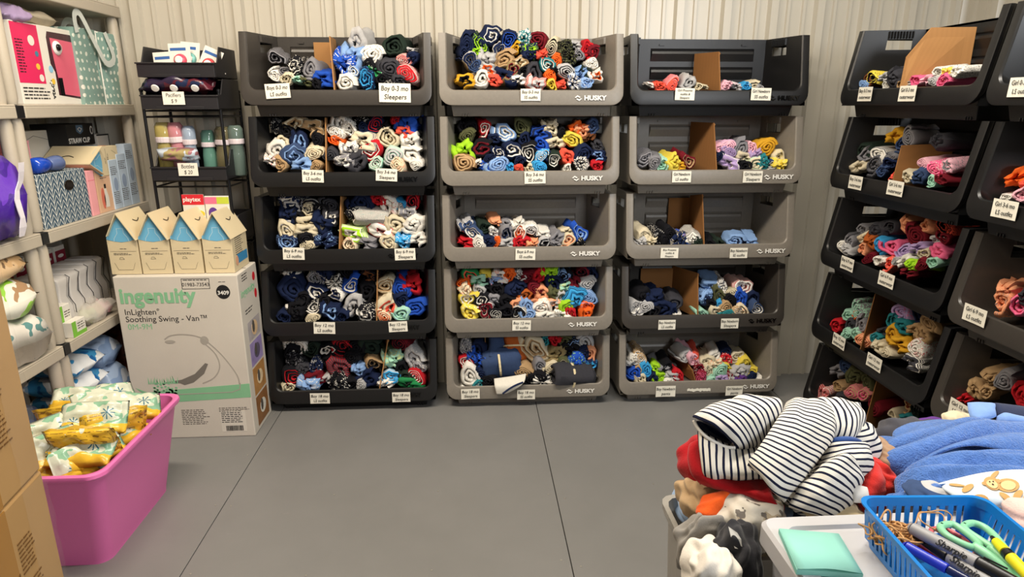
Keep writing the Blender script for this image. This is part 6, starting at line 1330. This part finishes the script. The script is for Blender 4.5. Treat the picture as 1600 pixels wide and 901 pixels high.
F4 = Patch([[(1512, 626, 1.36), (1530, 624, 1.36), (1548, 625, 1.36), (1558, 628, 1.365)], [(1512, 640, 1.345), (1530, 641, 1.335), (1548, 641, 1.335), (1558, 640, 1.345)], [(1514, 654, 1.335), (1530, 656, 1.32), (1550, 654, 1.325), (1560, 650, 1.335)]], seed=24, amp=.003)
under(F4.build('collar', BFL, solid=.004), t)
F5 = Patch([[(1556, 626, 1.37), (1580, 629, 1.375), (1625, 634, 1.38)], [(1558, 648, 1.345), (1580, 651, 1.345), (1625, 656, 1.35)]], seed=25, amp=.003)
under(F5.build('neck_lining', BFD, solid=.004), t)
F6 = Patch([[(1556, 648, 1.335), (1570, 642, 1.33), (1590, 646, 1.33), (1625, 652, 1.335)], [(1552, 660, 1.33), (1572, 658, 1.315), (1592, 660, 1.315), (1625, 664, 1.32)]], seed=26, amp=.003)
under(F6.build('neck_fold', BFL, solid=.004), t)
lump('inner_bulk', None, None, Vector(P(1530, 705, 1.33))-t.location, (.17, .08, .05), (0, 6, 0), BF, 31, .1, parent=t)
# monkey print blanket
MKB = printmat('flannel_white_blue', 'e2e0da', 'ccd8e0', 'dce0e0', 9); MT = cloth('monkey_tan', 'c49a60', bs=500); ML = cloth('monkey_light', 'e0c08c', bs=500)
t = empty('monkey_print_blanket', 'white flannel blanket printed with tan monkeys, under the blue fleece', 'blanket', P(1550, 770, 1.12))
MP = Patch([[(1462, 752, 1.12), (1500, 742, 1.125), (1545, 732, 1.13), (1590, 728, 1.13), (1640, 730, 1.13)], [(1480, 766, 1.08), (1515, 758, 1.08), (1552, 752, 1.08), (1592, 750, 1.075), (1640, 752, 1.07)], [(1500, 780, 1.055), (1530, 775, 1.045), (1562, 774, 1.04), (1595, 774, 1.035), (1640, 776, 1.03)], [(1525, 796, 1.05), (1545, 794, 1.04), (1568, 794, 1.03), (1595, 796, 1.025), (1640, 800, 1.02)]], n=8, seed=27, amp=.003, fs=(7, 10))
under(MP.build('blanket_body', MKB, solid=.008), t)
def monkey(u, v, s_):
    for (du, dv, ru, rv, mt, a_, off) in ((.16, .06, .13, .16, MT, .1, .0016), (.17, .07, .085, .11, ML, .1, .0024), (0, 0, .085, .17, MT, 0, .002), (-.005, .03, .06, .11, ML, 0, .003), (-.085, -.02, .022, .05, MT, 0, .0018), (.08, -.04, .022, .05, MT, 0, .0026), (.1, .33, .05, .13, MT, -.5, .0016), (.25, .28, .045, .12, MT, .4, .0016), (.06, -.2, .03, .1, MT, .5, .0014)):
        under(MP.blob('monkey_print', mt, None, u+du*s_, v+dv*s_, ru*s_, rv*s_, off, a_, 16), t)
    for du, dv, r_ in ((-.02, -.02, .009), (.018, -.02, .009), (-.002, .05, .012)):
        under(MP.blob('monkey_print', INK, None, u+du*s_, v+dv*s_, r_*s_, r_*1.6*s_, .004, 0, 8), t)
monkey(.47, .42, .95); monkey(.86, .75, .9)
for (u, v, ru, rv, a_) in ((.2, .45, .05, .12, .6), (.24, .75, .09, .1, .2), (.14, .3, .03, .1, -.5)): under(MP.blob('monkey_print', MT, None, u, v, ru, rv, .0016, a_, 14), t)
lump('inner_bulk', None, None, Vector(P(1570, 790, 1.12))-t.location, (.09, .05, .045), (0, 0, 0), MKB, 33, .05, parent=t)
# other pieces of the heap
o = lump('tan_brushed_garment', 'tan brushed garment between the striped sleepsuit and the blue fleece', 'garment', P(1378, 718, 1.27), (.042, .05, .035), (0, 20, 0), cloth('tan_brushed', 'a8886c'), 41, .1)
o = lump('purple_dotted_garment', 'purple garment with white dots behind the blue fleece', 'garment', P(1458, 676, 1.40), (.065, .04, .024), (0, -8, 0), fab('d.pu.wh', .9), 42, .1)
o = lump('cream_sock', 'cream folded sock behind the blue fleece collar', 'sock', P(1500, 658, 1.40), (.035, .025, .018), (0, 10, 0), cloth('cream_sock', 'dcd0b0'), 43, .12)
o = lump('grey_striped_garment', 'white and grey striped garment between basket and blue fleece', 'garment', P(1470, 775, 1.11), (.06, .035, .018), (0, 8, 0), fab('s.lg.dn', 1), 44, .1)
o = lump('yellow_cream_garment', 'pale cream garment behind the basket rim, left side', 'garment', P(1300, 800, 1.14), (.05, .03, .012), (0, 0, 0), cloth('pale_cream', 'dcc8a0'), 45, .1)
o = lump('pink_knit_garment', 'pale pink knitted garment at the right edge beside the basket', 'garment', P(1625, 812, 1.02), (.055, .05, .028), (0, 10, 0), cloth('pale_pink_knit', 'e4c4bc', bs=300, bst=.8), 46, .08)
for k, (x, y, z, c_) in enumerate(((1.0, 1.16, .66, '786c60'), (1.2, 1.18, .68, '506080'), (1.05, 1.1, .73, 'a89880'), (.93, 1.16, .76, '3c3c44'), (1.2, 1.12, .74, 'c8bcb0'), (.86, 1.0, .73, 'b0a498'), (1.1, .98, .70, 'b4a0a0'))):
    lump('folded_garment', ('brown folded garment deep in the grey tote', 'slate folded garment deep in the grey tote', 'sand folded garment beneath the blue fleece', 'charcoal folded garment left of the blue fleece base', 'pale folded garment beneath the blue fleece at right', 'stone folded garment behind the basket', 'dusty pink folded garment under the monkey blanket')[k], 'garment', (x, y, z), (.10, .09, .05), (0, 0, k*30), cloth('gfill%d' % k, c_), 60+k, .12)
# garment hanging over the lip of the lowest middle bin
bk, Mx = BINS[('c2', 4)]
pt = [local(('c2', 4), x, y, d)[0] for x, y, d in ((772, 592, .03), (800, 588, .03), (822, 584, .03), (773, 603, -.012), (798, 602, -.016), (818, 598, -.012), (776, 615, -.010), (790, 614, -.014), (802, 608, -.010))]
b = MB(); g = [[Mx @ p for p in catmull(pt[i*3:i*3+3], 6)] for i in range(3)]; g = [catmull([g[0][j], g[1][j], g[2][j]], 6) for j in range(len(g[0]))]
b.loft(g, closed=False); o = b.build('white_bodysuit', cloth('white_cotton', 'dcd8cc'), None, smooth=True, solid=.008); tag(o, 'white bodysuit with navy trim drooping over the lowest middle bin lip', 'bodysuit')
b = MB(); b.tube(catmull([g[4][11]+Vector((0, -.006, -.002)), g[6][8]+Vector((0, -.006, 0)), g[8][6]+Vector((0, -.006, .0)), g[11][5]+Vector((0, -.006, 0))], 6), .005, 8); b.build('navy_trim', NVL, o, smooth=True)
